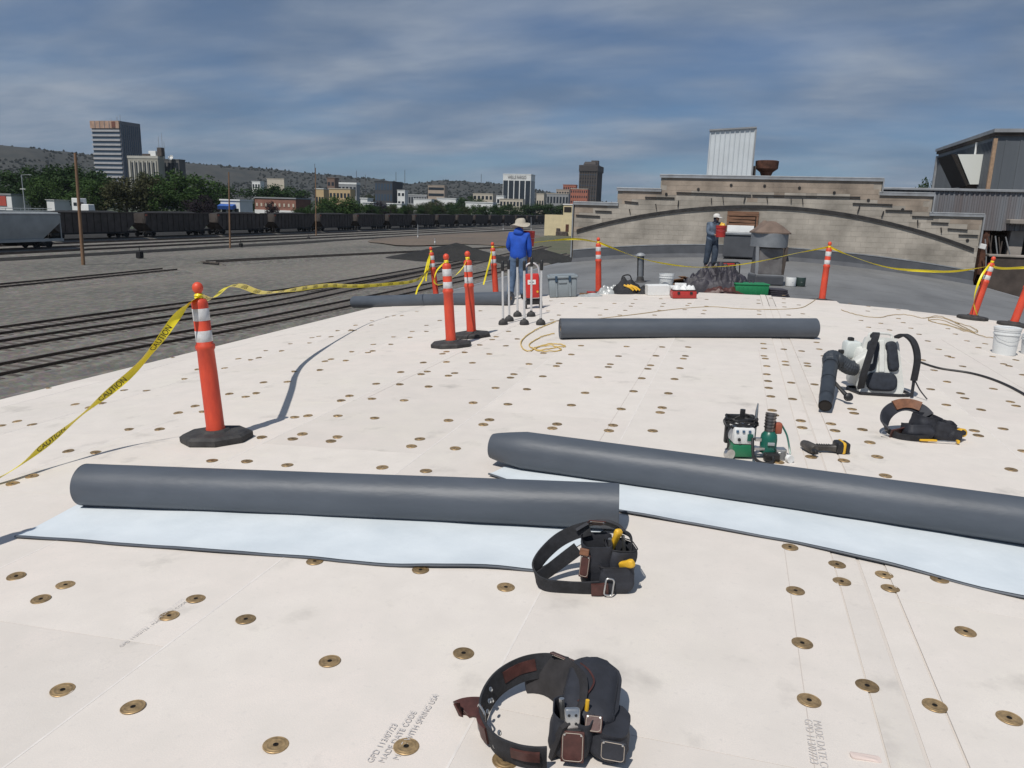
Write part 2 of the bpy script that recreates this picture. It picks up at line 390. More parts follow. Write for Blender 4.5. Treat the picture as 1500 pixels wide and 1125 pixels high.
M_foam = mat('insulation_foam', (.55, .50, .42), .9)
cache = {}
rb = random.Random(3)
for i in range(len(edges) - 1):
    x0, x1 = edges[i], edges[i + 1]; cxm = (x0 + x1) / 2; wd = x1 - x0
    yend = board_end(cxm); MB().box((0, 0, 0), (wd - .01, yend - 14.55, DROP - .016)).build('insulation_board', M_foam, bld, loc=(cxm, (yend + 14.55) / 2 - .004, roof_z(cxm) - .0155 - (DROP - .016) / 2), rot=(0, math.atan(2 * KR * (cxm - XR)), 0))
    off = {0: 0.0, 1: 1.22}[i % 2] + rb.uniform(-.08, .08); y = -5.2 + off
    y0 = -6.0
    while y0 < yend - .05:
        y1 = min(y, yend)
        if y1 - y0 > .05:
            key = (round(wd, 2), round(y1 - y0, 2))
            slope = math.atan(-2 * KR * (cxm - XR)); loc = (cxm + rb.uniform(-.001, .001), (y0 + y1) / 2, roof_z(cxm) + .0015); rot = (0, -slope, rb.uniform(-.0005, .0005))
            if key in cache: inst(cache[key], bld, loc, rot)
            else: cache[key] = slab(wd - (.012 if wd < .3 else rb.choice((.001, .0012, .002))), y1 - y0 - rb.choice((.0008, .001, .0018))).build('cover_board', M_board, bld, loc=loc, rot=rot)
        y0 = y; y += 2.44
# pale joint compound along the long seams, pencilled lines along the screw rows
M_fill = mat('joint_compound', (.70, .66, .62), .9, var=.08, scale=12)
for e in edges[1:-1]:
    if .5 < e < .85: continue
    ye_ = min(board_end(e - .1), board_end(e + .1)) - .03; zf = max(board_z(e - .001), board_z(e + .001)); n_f = 40; ps = []
    for i_ in range(n_f + 1): yy = -5.9 + (ye_ + 5.9) * i_ / n_f; ps.append((e + .0012 * mnoise.noise(Vector((e, yy * 3, 0))), yy, zf - .0004))
    MB().ribbon(ps, .0075, Vector((1, 0, 0)), .0024).build('joint_filler', M_fill, bld)
M_pencil = mat('pencil_line', (.52, .47, .43), .9)
for x_, y0_, y1_ in ((.352, 1.2, 4.0), (.372, 6.0, 9.6), (-.80, 5.0, 9.5), (2.9, 5.5, 12), (-3.02, 6, 12)):
    MB().box((x_, (y0_ + y1_) / 2, board_z(x_) + .0008), (.0028, y1_ - y0_, .0012)).build('pencil_line', M_pencil, bld)
# grey membrane on the far half, in lapped sheets
M_memb = mat('grey_membrane', (.175, .177, .178), .62, var=.22, scale=.6, bump=.15, bscale=3, stretch=(1, .3, 1), detail=7)
y = YW - .05; k = 0
while y > 14.4:
    y0 = max(14.35, y - 3.05); secs = []
    for yy in (y0, y): secs.append([(x, yy, roof_z(x) - DROP + .004 * (yy == y0)) for x in xs(XL - .04, XRT + .04, 28)] + [(x, yy, roof_z(x) - DROP - .02) for x in xs(XRT + .04, XL - .04, 28)])
    MB().loft(secs).build('membrane_sheet', M_memb, bld); y -= 2.95; k += 1
# metal edge trim along both eaves
M_trim = mat('grey_metal_trim', (.30, .31, .32), .5, .3, var=.15, scale=2)
for sx in (XL, XRT):
    s = -1 if sx < 0 else 1
    MB().prism([(sx + .02 * s, roof_z(sx) - .30), (sx + .05 * s, roof_z(sx) - .30), (sx + .05 * s, roof_z(sx) - DROP + .012), (sx - .08 * s, roof_z(sx) - DROP + .018), (sx - .08 * s, roof_z(sx) - DROP + .006), (sx + .02 * s, roof_z(sx) - DROP)], 'y', 15.5, YW).build('edge_trim', M_trim, bld)

# fastener plates: round dished washers with a screw, read off the photograph
PL = [(72,569),(182,572),(215,573),(110,593),(151,592),(131,598),(4,624),(25,618),(47,623),(261,606),(286,596),(298,604),(190,630),(234,630),(100,662),(141,664),(47,699),(19,710),
(254,524),(329,540),(349,526),(368,528),(379,525),(390,514),(413,515),(426,504),(454,503),(547,505),(516,516),(539,517),(546,515),(476,530),(485,527),(507,529),(432,545),(469,543),(421,560),(386,561),(271,556),(290,542),(336,578),(360,582),(376,577),(512,581),(500,588),(545,585),(451,610),(495,610),(432,612),(549,613),(443,637),(429,644),(485,647),(495,641),(384,642),(311,676),(362,677),(421,682),(551,563),
(515,484),(604,486),(625,486),(577,494),(601,495),(573,505),(620,532),(654,531),(692,532),(648,519),(654,516),(681,517),(703,506),(721,498),(727,494),(745,486),(741,507),(717,519),(758,497),(775,534),(753,549),(748,554),(795,552),(772,571),(726,569),(587,546),(617,549),(626,545),(657,551),(666,547),(586,564),(628,567),(592,587),(693,591),(657,617),(615,644),(603,655),(744,593),(717,616),(708,623),(667,658),(560,686),(624,691),
(851,507),(918,508),(970,509),(1008,509),(837,520),(906,522),(961,522),(1004,522),(1001,526),(819,533),(815,537),(894,534),(891,538),(953,536),(949,541),(996,540),(876,553),(940,555),(988,556),(857,576),(928,574),(979,577),(837,594),(910,600),(970,598),(967,605),(816,622),(809,628),(898,624),(892,632),(956,632),(796,518),
(1118,504),(1119,511),(1119,522),(1121,526),(1123,537),(1123,549),(1125,559),(1126,569),(1129,581.5),(1148,512),(1150,530),(1151,535),(1159,561),(1161,585),(1174,515),(1182,533),(1183,537),(1193,564),(1196,502),(1200,512),(1207,522),(1209,526),(1212,533),(1148,433),(1148,438),(1148,444),(1149,450),(1170,447),(1176,460),(1111,440),(1111,445),(1112,456),(1112,461),(1245,445),(1272,449),(1271,456),(1261,470),(1272,480),(1155,462),(1129,437),
(1316,454),(1290,474),(1316,467),(1323,473),(1334,481),(1283,493),(1303,484),(1346,490),(1359,500),(1375,512),(1388,522),(1394,524),(1410,537),(1368,543),(1351,528),(1387,560),(1363,571),(1407,577),(1413,584),(1455,570),(1386,594),(1437,601),(1480,589),(1488,595),(1498,550),(1416,500),(1433,510),(1454,523),(1470,534),(1478,537),(1488,528),(1399,490),(1388,482),(1402,474),(1443,504),
(1248,600),(1251,606),(1217,622),(1223,632),(1263,630),(1274,649),(1285,670),(1297,698),(1236,676),(1427,632),(1433,639),(1469,629),(1481,689),(1499,662),(1131,602),(1134,609),(1173,617),(1175,627),(1188,670),(1140,678),
(24,846),(96,858),(60,879),(287,879),(248,904),(360,909),(92,1013),(195,1038),(483,970),(404,1093),(595,1096),(679,959),(807,968),(740,1116),(461,824),(616,836),(741,862),(1157,803),(1165,867),(1175,944),(1185,1028),(1226,828),(1233,853),(1270,1006),(1295,843),(1304,863),(1376,850),(1414,927),(1369,1035),(1478,1054),
(807,441),(824,445),(850,445),(843,449),(900,445),(927,445),(924,449),(888,454),(916,455),(879,462),(908,462),(869,469),(899,470),(819,462),(809,469),(931,439),(968,438),(972,445),(970,449),(966,455),(959,462),(953,469),(1010,445),(1007,448),(1003,454),(1035,439),(1035,449),(1032,455),(1030,460),(995,469),(1029,469),(803,456),
(467,493),(485,494),(457,495),(495,485),(521,477),(513,485),(519,485),(544,477),(545,470),(567,465),(577,463),(589,463),(611,457),(625,477),(644,470),(704,456)]
M_plate = mat('bronze_coated_plate', (.37, .255, .13), .45, .55, var=.35, scale=40, obj_var=.25)
M_screw = mat('screw_recess', (.02, .016, .012), .6, .5)
b = MB(); b.lathe([(.0385, .0), (.0385, .0012), (.0365, .0026), (.034, .0014), (.029, .0014), (.0275, .0028), (.025, .0030), (.0225, .0016), (.016, .0014), (.0135, .0026), (.011, .0018), (.0075, .0022)], 28, cap=False)
plate0 = b.build('fastener_plate', M_plate, bld, smooth=True, auto=60)
b = MB(); b.lathe([(.0085, .0010), (.0085, .0026), (.006, .0034), (.0038, .0034), (.003, .0012)], 12)
screw0 = b.build('screw_head', M_screw, plate0, smooth=True)
rows = set(); extra = []
rp_ = random.Random(5)
for i, (u, v) in enumerate(PL):
    p = on_roof(u, v); sl = math.atan(-2 * KR * (p.x - XR))
    o = plate0 if i == 0 else inst(plate0, bld)
    o.location = (p.x, p.y, board_z(p.x) + .0022); o.rotation_euler = (rp_.uniform(-.02, .02), -sl + rp_.uniform(-.02, .02), rp_.uniform(0, 6))
    if i and v > 780: inst(screw0, o)
# printed lettering on the boards
M_ink = mat('board_print_ink', (.50, .475, .46), .9)
def print_line(s, u, v, size, yaw, lift=.0032):
    me = text_mesh(s, size); me.materials.append(M_ink); p = on_roof(u, v)
    o = bpy.data.objects.new('printed_lettering', me); COL.objects.link(o); o.parent = bld
    o.location = (p.x, p.y, board_z(p.x) + .0022); o.rotation_euler = (0, math.atan(2 * KR * (p.x - XR)), yaw)
print_line('MADE DATE CODE', 1191, 1056, .034, R(-90)); print_line('GPD 113/07/23', 1178, 1054, .034, R(-90))
for s, u, v in (('GPD 113/07/23', 545, 1120), ('MADE DATE CODE', 562, 1120), ('MADE WITH SPRING USA', 583, 1116)): print_line(s, u, v, .028, R(90))
print_line('GPD 113/07/23 - MADE DATE CODE', 178, 950, .022, R(90))

# ------------------------------------------------------------------ stepped block wall at the far end of the roof
STEP = [(-6.74, .39), (-4.93, 1.0), (-3.19, 1.56), (5.14, 1.05), (6.96, .34), (8.73, None)]   # x where a level starts, its height above the eye
def wall_top(x):
    for (a, h), (c, _) in zip(STEP[:-1], STEP[1:]):
        if a <= x <= c: return h + ZC
    return ZC - 3
def arch_z(x): return ZC + .43 - .0240 * (x - 1.05) ** 2 + (.0 if x > 1 else .0035 * (x - 1.05) ** 2)
M_mortar = mat('pale_mortar', (.30, .27, .23), .95, var=.25, scale=2)
M_blk = mat('weathered_grey_block', (.335, .305, .262), .92, var=.34, scale=.9, detail=9, world=True, bump=.4, bscale=30, obj_var=.05)
M_blk2 = mat('tan_pink_block', (.325, .268, .215), .92, world=True, detail=9, var=.34, scale=1.1, bump=.4, bscale=30, obj_var=.1)
wroot = thing('stepped_block_wall', 'weathered stepped block parapet wall with dark curved steel beam', 'wall', (1, YW, roof_z(1) - .02))
def WB(mb, name, m, parent=wroot, **k):
    mb.v = [(x - 1, y - YW, z - roof_z(1) + .02) for x, y, z in mb.v]; return mb.build(name, m, parent, **k)
b = MB()
for (a, h), (c, _) in zip(STEP[:-1], STEP[1:]):
    b.prism([(a, roof_z(a) - .3), (c, roof_z(c) - .3), (c, h + ZC), (a, h + ZC)], 'y', YW, YW + .3)
WB(b, 'wall_core', M_mortar)
win = (at_y(1066, 309, YW), at_y(1109, 341, YW))
cells = []
ch, cw = .2, .4; zb = ZC + .39 - 14 * ch; row = 0; z0 = zb
while z0 < ZC + 1.5:
    x0 = -6.74 - (cw / 2 if row % 2 else 0)
    while x0 < 8.73:
        a, c = max(x0, -6.73), min(x0 + cw, 8.72)
        if c - a > .06 and z0 + ch <= min(wall_top(a + .01), wall_top(c - .01)) + .05 and z0 + ch > roof_z((a + c) / 2) + .02:
            if not (c > win[0].x and a < win[1].x and z0 + ch > win[1].z and z0 < win[0].z): cells.append((a, c, z0))
        x0 += cw
    z0 += ch; row += 1
low = [q for q in cells if q[2] + ch / 2 < arch_z((q[0] + q[1]) / 2)]; up = [q for q in cells if q not in low]
low.sort(key=lambda q: (-(q[1] - q[0]) > -.39, abs((q[0] + q[1]) / 2 - 1)))
rw = random.Random(8); bc = {}
rest = MB()
for k, (a, c, z0) in enumerate(low):
    key = round(c - a, 2); pr = .004 + rw.uniform(-.0015, .002)
    if k < 300:
        loc = ((a + c) / 2 - 1, -pr, z0 + ch / 2 - roof_z(1) + .02)
        if key in bc: inst(bc[key], wroot, loc, (0, 0, 0))
        else: bc[key] = MB().box((0, .02, 0), (c - a - .007, .04, ch - .007), bevel=.003).build('block', M_blk, wroot, loc=loc)
    else: rest.box(((a + c) / 2, YW + .016, z0 + ch / 2), (c - a - .007, .04, ch - .007))
if rest.v: o = WB(rest, 'block_remainder', M_blk); o['kind'] = 'stuff'
for pick, m in ((0, M_blk2), (1, M_blk)):
    rest = MB()
    for a, c, z0 in up:
        hi = z0 > arch_z((a + c) / 2) + .55 or rw.random() < .12
        if hi == (pick == 0): rest.box(((a + c) / 2, YW + .016 - rw.uniform(0, .003), z0 + ch / 2), (c - a - .007, .04, ch - .007))
    o = WB(rest, 'upper_blocks', m); o['kind'] = 'stuff'
M_coping = mat('pale_metal_coping', (.37, .39, .41), .5, .3, col2=(.26, .265, .27), scale=2.5, detail=8)
for i, ((a, h), (c, _)) in enumerate(zip(STEP[:-1], STEP[1:])):
    t = h + ZC
    WB(MB().box(((a + c) / 2, YW + .14, t + .035), (c - a + .10, .44, .05), bevel=.01), 'coping', M_coping)
    WB(MB().box(((a + c) / 2, YW - .065, t - .03), (c - a + .10, .012, .10)), 'coping', M_coping)
for x, za, zc_ in ((5.16, 1.05, 1.6), (6.98, .34, 1.1), (8.75, -.75, .40), (-6.77, -1.95, .40)):
    WB(MB().box((x + (.02 if x > 0 else -.02), YW + .12, ZC + (za + zc_) / 2), (.05, .42, zc_ - za - .09)), 'end_trim', M_coping)
M_beam = mat('dark_curved_steel', (.035, .033, .033), .65, .3, var=.4, scale=4)
b = MB(); px = xs(-6.6, 8.6, 48)
b.loft([[(x, YW - .06, arch_z(x) - .07), (x, YW - .001, arch_z(x) - .06), (x, YW - .001, arch_z(x) + .06), (x, YW - .06, arch_z(x) + .05)] for x in px])
WB(b, 'arched_beam', M_beam)
for u in (922, 960, 992, 1040, 1057, 1088, 1121, 1156, 1173, 1256, 1292, 1345, 1381):
    p = at_y(u, 320, YW); z_ = arch_z(p.x) + .28
    WB(MB().box((p.x, YW - .03, z_), (.035, .06, .20 + rw.uniform(-.05, .06)), (0, rw.uniform(-.25, .25), 0)), 'anchor_strap', M_beam)
for u0, v0, u1, v1 in ((945,289,988,290),(915,295,935,297),(872,309,896,310),(844,315,879,317),(991,282,1100,286),(1102,286,1260,289),(1249,298,1307,300),(1297,308,1336,309),(1336,317,1367,318),(1364,326,1389,327),(1388,335,1417,337),(1404,344,1432,345)):
    a, c = at_y(u0, v0, YW), at_y(u1, v1, YW)
    WB(MB().box(((a.x + c.x) / 2, YW - .03, (a.z + c.z) / 2), (c.x - a.x, .06, .045), (0, -math.atan2(c.z - a.z, c.x - a.x), 0)), 'ledger_angle', M_beam)
for u, v in ((1120,272),(1171,275),(1222,282),(1023,277),(1071,271),(976,284),(1272,293),(1322,307),(1417,352)):
    p = at_y(u, v, YW); WB(MB().lathe([(.055, -.02), (.055, .025), (.03, .03)], 10, (p.x, YW - .01, p.z), (R(90), 0, 0)), 'hole_disc', M_beam)  # dark discs over wall holes: the hollows' shade put into colour
# base flashing that follows the roof
M_flash = mat('dark_grey_flashing', (.075, .080, .090), .5, var=.2, scale=1.5)
b = MB(); b.loft([[(x, YW - .25, roof_z(x) - .075), (x, YW - .06, roof_z(x) + .08), (x, YW - .035, roof_z(x) + .42), (x, YW - .005, roof_z(x) + .42), (x, YW - .005, roof_z(x) - .01)] for x in xs(-6.72, 8.72, 30)])
WB(b, 'base_flashing', M_flash)
b = MB(); b.loft([[(x, YW - .05, roof_z(x) + .42), (x, YW - .05, roof_z(x) + .46), (x, YW - .0, roof_z(x) + .46), (x, YW - .0, roof_z(x) + .42)] for x in xs(-6.72, 8.72, 30)])
WB(b, 'termination_bar', M_coping)
# window opening: timber header, dark recess, white board
M_wood = mat('weathered_wood', (.19, .10, .06), .85, var=.4, scale=6, stretch=(.3, 1, 3))
M_voidshade = mat('dark_interior_and_shade', (.02, .017, .015), .9)
M_white = mat('white_sheet', (.72, .73, .72), .6, var=.06, scale=5)
x0, x1, zt, zl = win[0].x, win[1].x, win[0].z, win[1].z
WB(MB().box(((x0 + x1) / 2, YW - .012, (zt + zl) / 2), (x1 - x0, .022, zt - zl)), 'window_opening', M_voidshade)
WB(MB().box(((x0 + x1) / 2, YW - .04, zt - .09), (x1 - x0, .06, .18)), 'window_header', M_wood)
for s in (0, 1): WB(MB().box((x0 + .04 + s * (x1 - x0 - .08), YW - .04, (zt + zl) / 2 - .09), (.08, .05, zt - zl - .19)), 'window_jamb', M_wood)
for k in range(3): WB(MB().box(((x0 + x1) / 2 - .02, YW - .035, zt - .26 - k * .13), (x1 - x0 - .20, .02, .10), (0, rw.uniform(-.04, .04), 0)), 'window_slat', M_wood)
WB(MB().box(((x0 + x1) / 2 - .05, YW - .10, zl + .13), (x1 - x0 - .18, .05, .27), (R(-8), 0, 0), bevel=.01), 'white_board', M_white)
# ------------------------------------------------------------------ structures behind and beside the wall
M_metal = mat('grey_ribbed_metal', (.115, .128, .142), .5, .2, var=.12, scale=.6, stretch=(3, 3, .2))
M_rusty = mat('rust_streaked_metal', (.20, .215, .235), .6, .2, col2=(.165, .145, .145), scale=1.6, stretch=(2.2, 1, .12), detail=6)
M_rust = mat('rusted_iron', (.10, .045, .03), .85, .2, var=.5, scale=5)
M_conc = mat('stained_concrete', (.30, .27, .24), .9, var=.35, scale=1.2)
M_wpanel = mat('white_ribbed_panel', (.60, .64, .66), .45, .1, var=.06, scale=1)
M_shade = mat('dark_masonry_and_shade', (.075, .06, .052), .9, var=.4, scale=1.4)
rear = thing('rear_building', 'taller flat building hidden behind the stepped block wall', 'building', (1, 46, 0))
def RB(mb, name, m, root, **k):
    lx, ly, lz = root.location; mb.v = [(x - lx, y - ly, z - lz) for x, y, z in mb.v]; return mb.build(name, m, root, **k)
RB(MB().span((-3.0, YW + .35, 0), (5.0, 60, ZC + 1.25)), 'wall', M_conc, rear)
RB(MB().span((-3.05, YW + .32, ZC + 1.25), (5.05, 60.05, ZC + 1.33)), 'roof', M_memb, rear)
# white ribbed box on it
a = at_y(1036, 255, 38.0); c = at_y(1100, 255, 38.0); tl = at_y(1040, 192, 38.0); tr = at_y(1106, 188, 38.0)
zb_ = ZC + 1.33
hx = thing('white_rooftop_screen', 'white ribbed metal rooftop enclosure above the stepped wall', 'enclosure', ((a.x + c.x) / 2, 39, zb_))
RB(MB().prism([(a.x, zb_), (c.x, zb_), (c.x, tr.z), (a.x, tl.z)], 'y', 38, 40), 'panel_body', M_wpanel, hx)
nr = 9
for k in range(nr + 1):
    x = a.x + (c.x - a.x) * k / nr; zt = tl.z + (tr.z - tl.z) * k / nr
    RB(MB().prism([(x - .035, 38), (x - .015, 37.955), (x + .015, 37.955), (x + .035, 38)], 'z', zb_ + .02, zt - .03), 'rib', M_wpanel, hx)
RB(MB().prism([(a.x - .06, tl.z), (c.x + .06, tr.z), (c.x + .06, tr.z + .07), (a.x - .06, tl.z + .07)], 'y', 37.9, 40.1), 'top_trim', M_trim, hx)
RB(MB().box((c.x + .04, 38.0, (zb_ + tr.z) / 2), (.07, .14, tr.z - zb_ - .02)), 'corner_trim', M_trim, hx)
RB(MB().box((c.x + .14, 38.3, zb_ + .75), (.13, .2, .45), bevel=.02), 'junction_box', M_shade, hx)
# rusty mushroom ventilator
p = at_y(1122, 257, 38.6)
v_ = thing('rusty_roof_ventilator', 'rusty brown mushroom ventilator beside the white rooftop enclosure', 'ventilator', (p.x, 38.6, zb_))
hh = at_y(1122, 236, 38.6).z - zb_
MB().lathe([(.28, 0), (.28, hh * .35), (.22, hh * .45), (.30, hh * .62)], 16).build('stack', M_rust, v_, smooth=True)
MB().lathe([(.30, hh * .60), (.50, hh * .72), (.52, hh), (.46, hh + .02)], 12).build('cap', M_rust, v_, smooth=True, auto=30)
MB().box((-.42, 0, .13), (.3, .4, .26), bevel=.03).build('side_duct', M_rust, v_)
# corrugated rust streaked wall right of the steps
ya = 35.0
l0 = at_y(1293, 277, ya); r0_ = at_y(1500, 283, ya); zt = (l0.z + r0_.z) / 2; zlow = at_y(1460, 338, ya).z
side = thing('corrugated_side_building', 'grey corrugated metal building with rust streaks beside the stepped wall', 'building', (12, ya, 0))
x = l0.x; k = 0
while x < 19:
    secs = []; n = 5
    pts = []
    for q in range(n):
        x_ = x + .18 * q
        pts += [(x_, ya), (x_ + .05, ya), (x_ + .075, ya - .035), (x_ + .13, ya - .035), (x_ + .155, ya)]
    pts += [(x + .9, ya), (x + .9, ya + .02), (x, ya + .02)]
    RB(MB().prism(pts, 'z', zlow + .02 * (k % 2), zt), 'metal_panel', M_rusty, side); x += .9; k += 1
RB(MB().box(((l0.x + 19) / 2, ya, zt + .05), (19.2 - l0.x, .22, .10), bevel=.015), 'coping', M_coping, side)
RB(MB().span((l0.x, ya + .05, zt - .1), (19, 60, zt - .02)), 'roof', M_memb, side)
RB(MB().span((9.4, ya + 2.2, 0), (19, ya + 2.5, zlow + .3)), 'back_wall', M_shade, side)  # dark colour stands in for the unlit void behind the pillars
for u0, u1, w_ in ((1441, 1451, M_rust), (1481, 1502, M_conc)):
    q0, q1 = at_y(u0, 350, ya - .1), at_y(u1, 350, ya - .1)
    xm = (q0.x + q1.x) / 2
    RB(MB().prism([(xm + px_, ya + .25 + py_) for px_, py_ in roundrect(q1.x - q0.x, .4, .03)], 'z', 0, zlow + .01), 'pillar', w_, side)
cap = at_y(1492, 325, ya - .3)
RB(MB().box((cap.x + .4, ya - .25, cap.z), (1.5, .5, .18), bevel=.03), 'pillar_cap', M_conc, side)
q = at_y(1462, 376, ya - 1.2)
RB(MB().span((q.x - .25, ya - 1.3, 0), (19, ya - .9, q.z)), 'low_wall', M_shade, side)
RB(MB().box((q.x + 2.3, ya - 1.1, q.z + .04), (5.3, .5, .09), bevel=.02), 'low_wall_cap', M_conc, side)
for k in range(7):
    p0 = at_y(1443 + k * 5, 345 + rw.uniform(-4, 10), ya - .5); p1 = at_y(1446 + k * 5 + rw.uniform(-8, 8), 395, ya - .5)
    RB(MB().tube([p0, (p0 + p1) / 2 + Vector((rw.uniform(-.1, .1), 0, 0)), p1], .025, 6), 'conduit', M_trim if k % 3 == 0 else M_shade, side)
p = at_y(1439, 361, ya - .8); RB(MB().box(p, (.22, .2, .2), (0, .2, 0), bevel=.02), 'flood_lamp', M_white, side)
# big grey metal shed
ycn = 48.0; cn = at_y(1461, 192, ycn); fy = at_x(1376, 218, cn.x).y
ms = thing('metal_shed', 'tall dark grey metal shed with white sloping hood on its side', 'building', (cn.x + 8, ycn + 8, 0))
RB(MB().span((cn.x, ycn, 0), (cn.x + 22, fy, cn.z - .25)), 'wall', M_metal, ms)
for k in range(46): RB(MB().box((cn.x - .02, ycn + .4 + k * (fy - ycn - .6) / 46, cn.z / 2 - .2), (.05, .08, cn.z - .5)), 'wall_rib', M_metal, ms)
for k in range(30): RB(MB().box((cn.x + .5 + k * .7, ycn - .02, cn.z / 2 - .2), (.09, .05, cn.z - .5)), 'wall_rib', M_metal, ms)
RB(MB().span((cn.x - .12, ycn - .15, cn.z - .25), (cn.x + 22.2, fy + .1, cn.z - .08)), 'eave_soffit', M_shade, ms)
RB(MB().span((cn.x - .2, ycn - .25, cn.z - .08), (cn.x + 22.3, fy + .15, cn.z + .10)), 'roof', M_trim, ms)
RB(MB().box((cn.x - .03, ycn - .03, cn.z / 2 - .15), (.18, .18, cn.z - .45)), 'corner_trim', mat('tan_trim', (.33, .22, .14), .7, var=.2), ms)
RB(MB().box((cn.x - .03, fy, cn.z / 2 - .15), (.2, .2, cn.z - .45)), 'corner_trim', M_coping, ms)
yh = at_x(1441, 226, cn.x).y
hp = [at_y(u, v, yh) for u, v in ((1403, 226), (1441, 226), (1435, 270), (1421, 270))]
hood = MB(); hood.prism([(q.x, q.z) for q in hp], 'y', yh, yh + 3.2); RB(hood, 'hood', mat('white_hood', (.66, .68, .64), .5), ms)
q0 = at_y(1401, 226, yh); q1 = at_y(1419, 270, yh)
RB(MB().prism([(q0.x - .25, q0.z), (q0.x, q0.z), (q1.x + .0, q1.z), (q1.x - .1, q1.z - .1)], 'y', yh + .03, yh + 3.2), 'hood_shade', M_voidshade, ms)  # near-black sheet: shade of the hood's sloping underside put into colour
RB(MB().box(((hp[2].x + hp[3].x) / 2, yh + 1.2, hp[2].z - .35), (hp[2].x - hp[3].x - .1, 2, .7)), 'hood_outlet', M_shade, ms)
p = at_x(1433, 215, cn.x); RB(MB().tube([(cn.x - .1, p.y, hp[0].z + .02), (cn.x - .1, p.y, cn.z - .3)], .06, 8), 'conduit', M_white, ms)

# cream plastered building by the tracks
M_cream = mat('cream_plaster', (.62, .53, .33), .85, var=.08, scale=.8)
pb = on_ground(797, 345); pt = at_y(825, 315, pb.y); pe = at_y(826, 300, pb.y); pr = at_y(846, 300, pb.y)
cb_ = thing('cream_building', 'small cream plastered building with raised corner beside the stepped wall', 'building', (pb.x, pb.y, 0))
RB(MB().span((pb.x, pb.y, 0), (pt.x, pb.y + 8, pt.z)), 'low_wing', M_cream, cb_)
RB(MB().span((pt.x + .01, pb.y - .15, 0), (pr.x, pb.y + 9, pe.z)), 'tower', M_cream, cb_)
RB(MB().span((pt.x - .15, pb.y - .3, pe.z), (pr.x + .2, pb.y + 9.1, pe.z + .25)), 'coping', M_white, cb_)
q = at_y(832, 307, pb.y); RB(MB().box((q.x, pb.y - .17, q.z), (1.9, .1, 1.3)), 'window', M_voidshade, cb_)
q = at_y(831, 334, pb.y); RB(MB().box((q.x, pb.y - .18, q.z), (.8, .12, 1.8)), 'door', M_rust, cb_)
q = at_y(818, 337, pb.y); RB(MB().box((q.x, pb.y - .3, q.z), (.9, .5, .9), bevel=.05), 'meter_box', M_shade, cb_)
q = at_y(824, 342, pb.y); RB(MB().box((q.x, pb.y - .8, .6), (3, 1.1, 1.2), bevel=.2), 'equipment', M_shade, cb_)

# ------------------------------------------------------------------ heaps of dark stone
def heap(label, u, v, rx, ry, h):
    p = on_ground(u, v); b = MB(); nr_, na = 9, 26; vs = [(0, 0, h)]; fs = []
    for i in range(1, nr_ + 1):
        k = i / nr_
        for j in range(na):
            a = 2 * math.pi * j / na; d = Vector((math.cos(a), math.sin(a), 0)); nn = mnoise.noise(d * 1.7 + Vector((u, 0, 0))) * .25 + 1
            vs.append((d.x * rx * k * nn, d.y * ry * k * nn, h * (1 - k) ** 1.15 + .12 * mnoise.noise(Vector((d.x * k * 4, d.y * k * 4, u))) * (1 - k) - (.1 if i == nr_ else 0)))
    for j in range(na): fs.append((0, 1 + j, 1 + (j + 1) % na))
    for i in range(nr_ - 1):
        for j in range(na): a = 1 + i * na + j; c = 1 + i * na + (j + 1) % na; fs.append((a, a + na, c + na, c))
    b.add(vs, fs); o = b.build('stone_heap', M_dark, smooth=True, loc=(p.x, p.y, .02)); tag(o, label, 'stone heap', 'heaps of dark crushed stone')
heap('long dark crushed stone heap left of the worker in the blue hoodie', 668, 380, 8.5, 6, 2.0)
heap('small dark crushed stone heap right of the worker in the blue hoodie', 795, 383, 7, 5, 1.5)

# ------------------------------------------------------------------ trees
def leaf_mat(name, c, c2):
    m = bpy.data.materials.new(name); m.use_nodes = True; t = m.node_tree; n = t.nodes; l = t.links; b = n['Principled BSDF']; b.inputs['Roughness'].default_value = .7; b.inputs['Specular IOR Level'].default_value = .2
    co = n.new('ShaderNodeTexCoord'); nz = n.new('ShaderNodeTexNoise'); nz.inputs['Scale'].default_value = .55; nz.inputs['Detail'].default_value = 5; l.new(co.outputs['Object'], nz.inputs['Vector'])
    rp = n.new('ShaderNodeValToRGB'); rp.color_ramp.elements[0].position = .35; rp.color_ramp.elements[1].position = .65; rp.color_ramp.elements[0].color = (*c, 1); rp.color_ramp.elements[1].color = (*c2, 1); l.new(nz.outputs[0], rp.inputs[0])
    l.new(rp.outputs[0], b.inputs['Base Color'])
    tr = n.new('ShaderNodeBsdfTranslucent'); l.new(rp.outputs[0], tr.inputs[0]); mx = n.new('ShaderNodeMixShader'); mx.inputs[0].default_value = .25
    l.new(b.outputs[0], mx.inputs[1]); l.new(tr.outputs[0], mx.inputs[2]); l.new(mx.outputs[0], n['Material Output'].inputs[0]); return m
M_bark = mat('bark', (.085, .065, .05), .9, var=.4, scale=3)
LEAF = {'dark': leaf_mat('dark_foliage', (.016, .038, .011), (.040, .078, .022)), 'mid': leaf_mat('green_foliage', (.028, .060, .016), (.070, .125, .032)),
        'brown': leaf_mat('brownish_foliage', (.045, .050, .022), (.085, .085, .040)), 'purple': leaf_mat('purple_foliage', (.018, .012, .018), (.035, .026, .032)), 'olive': leaf_mat('olive_foliage', (.032, .044, .018), (.07, .082, .034))}
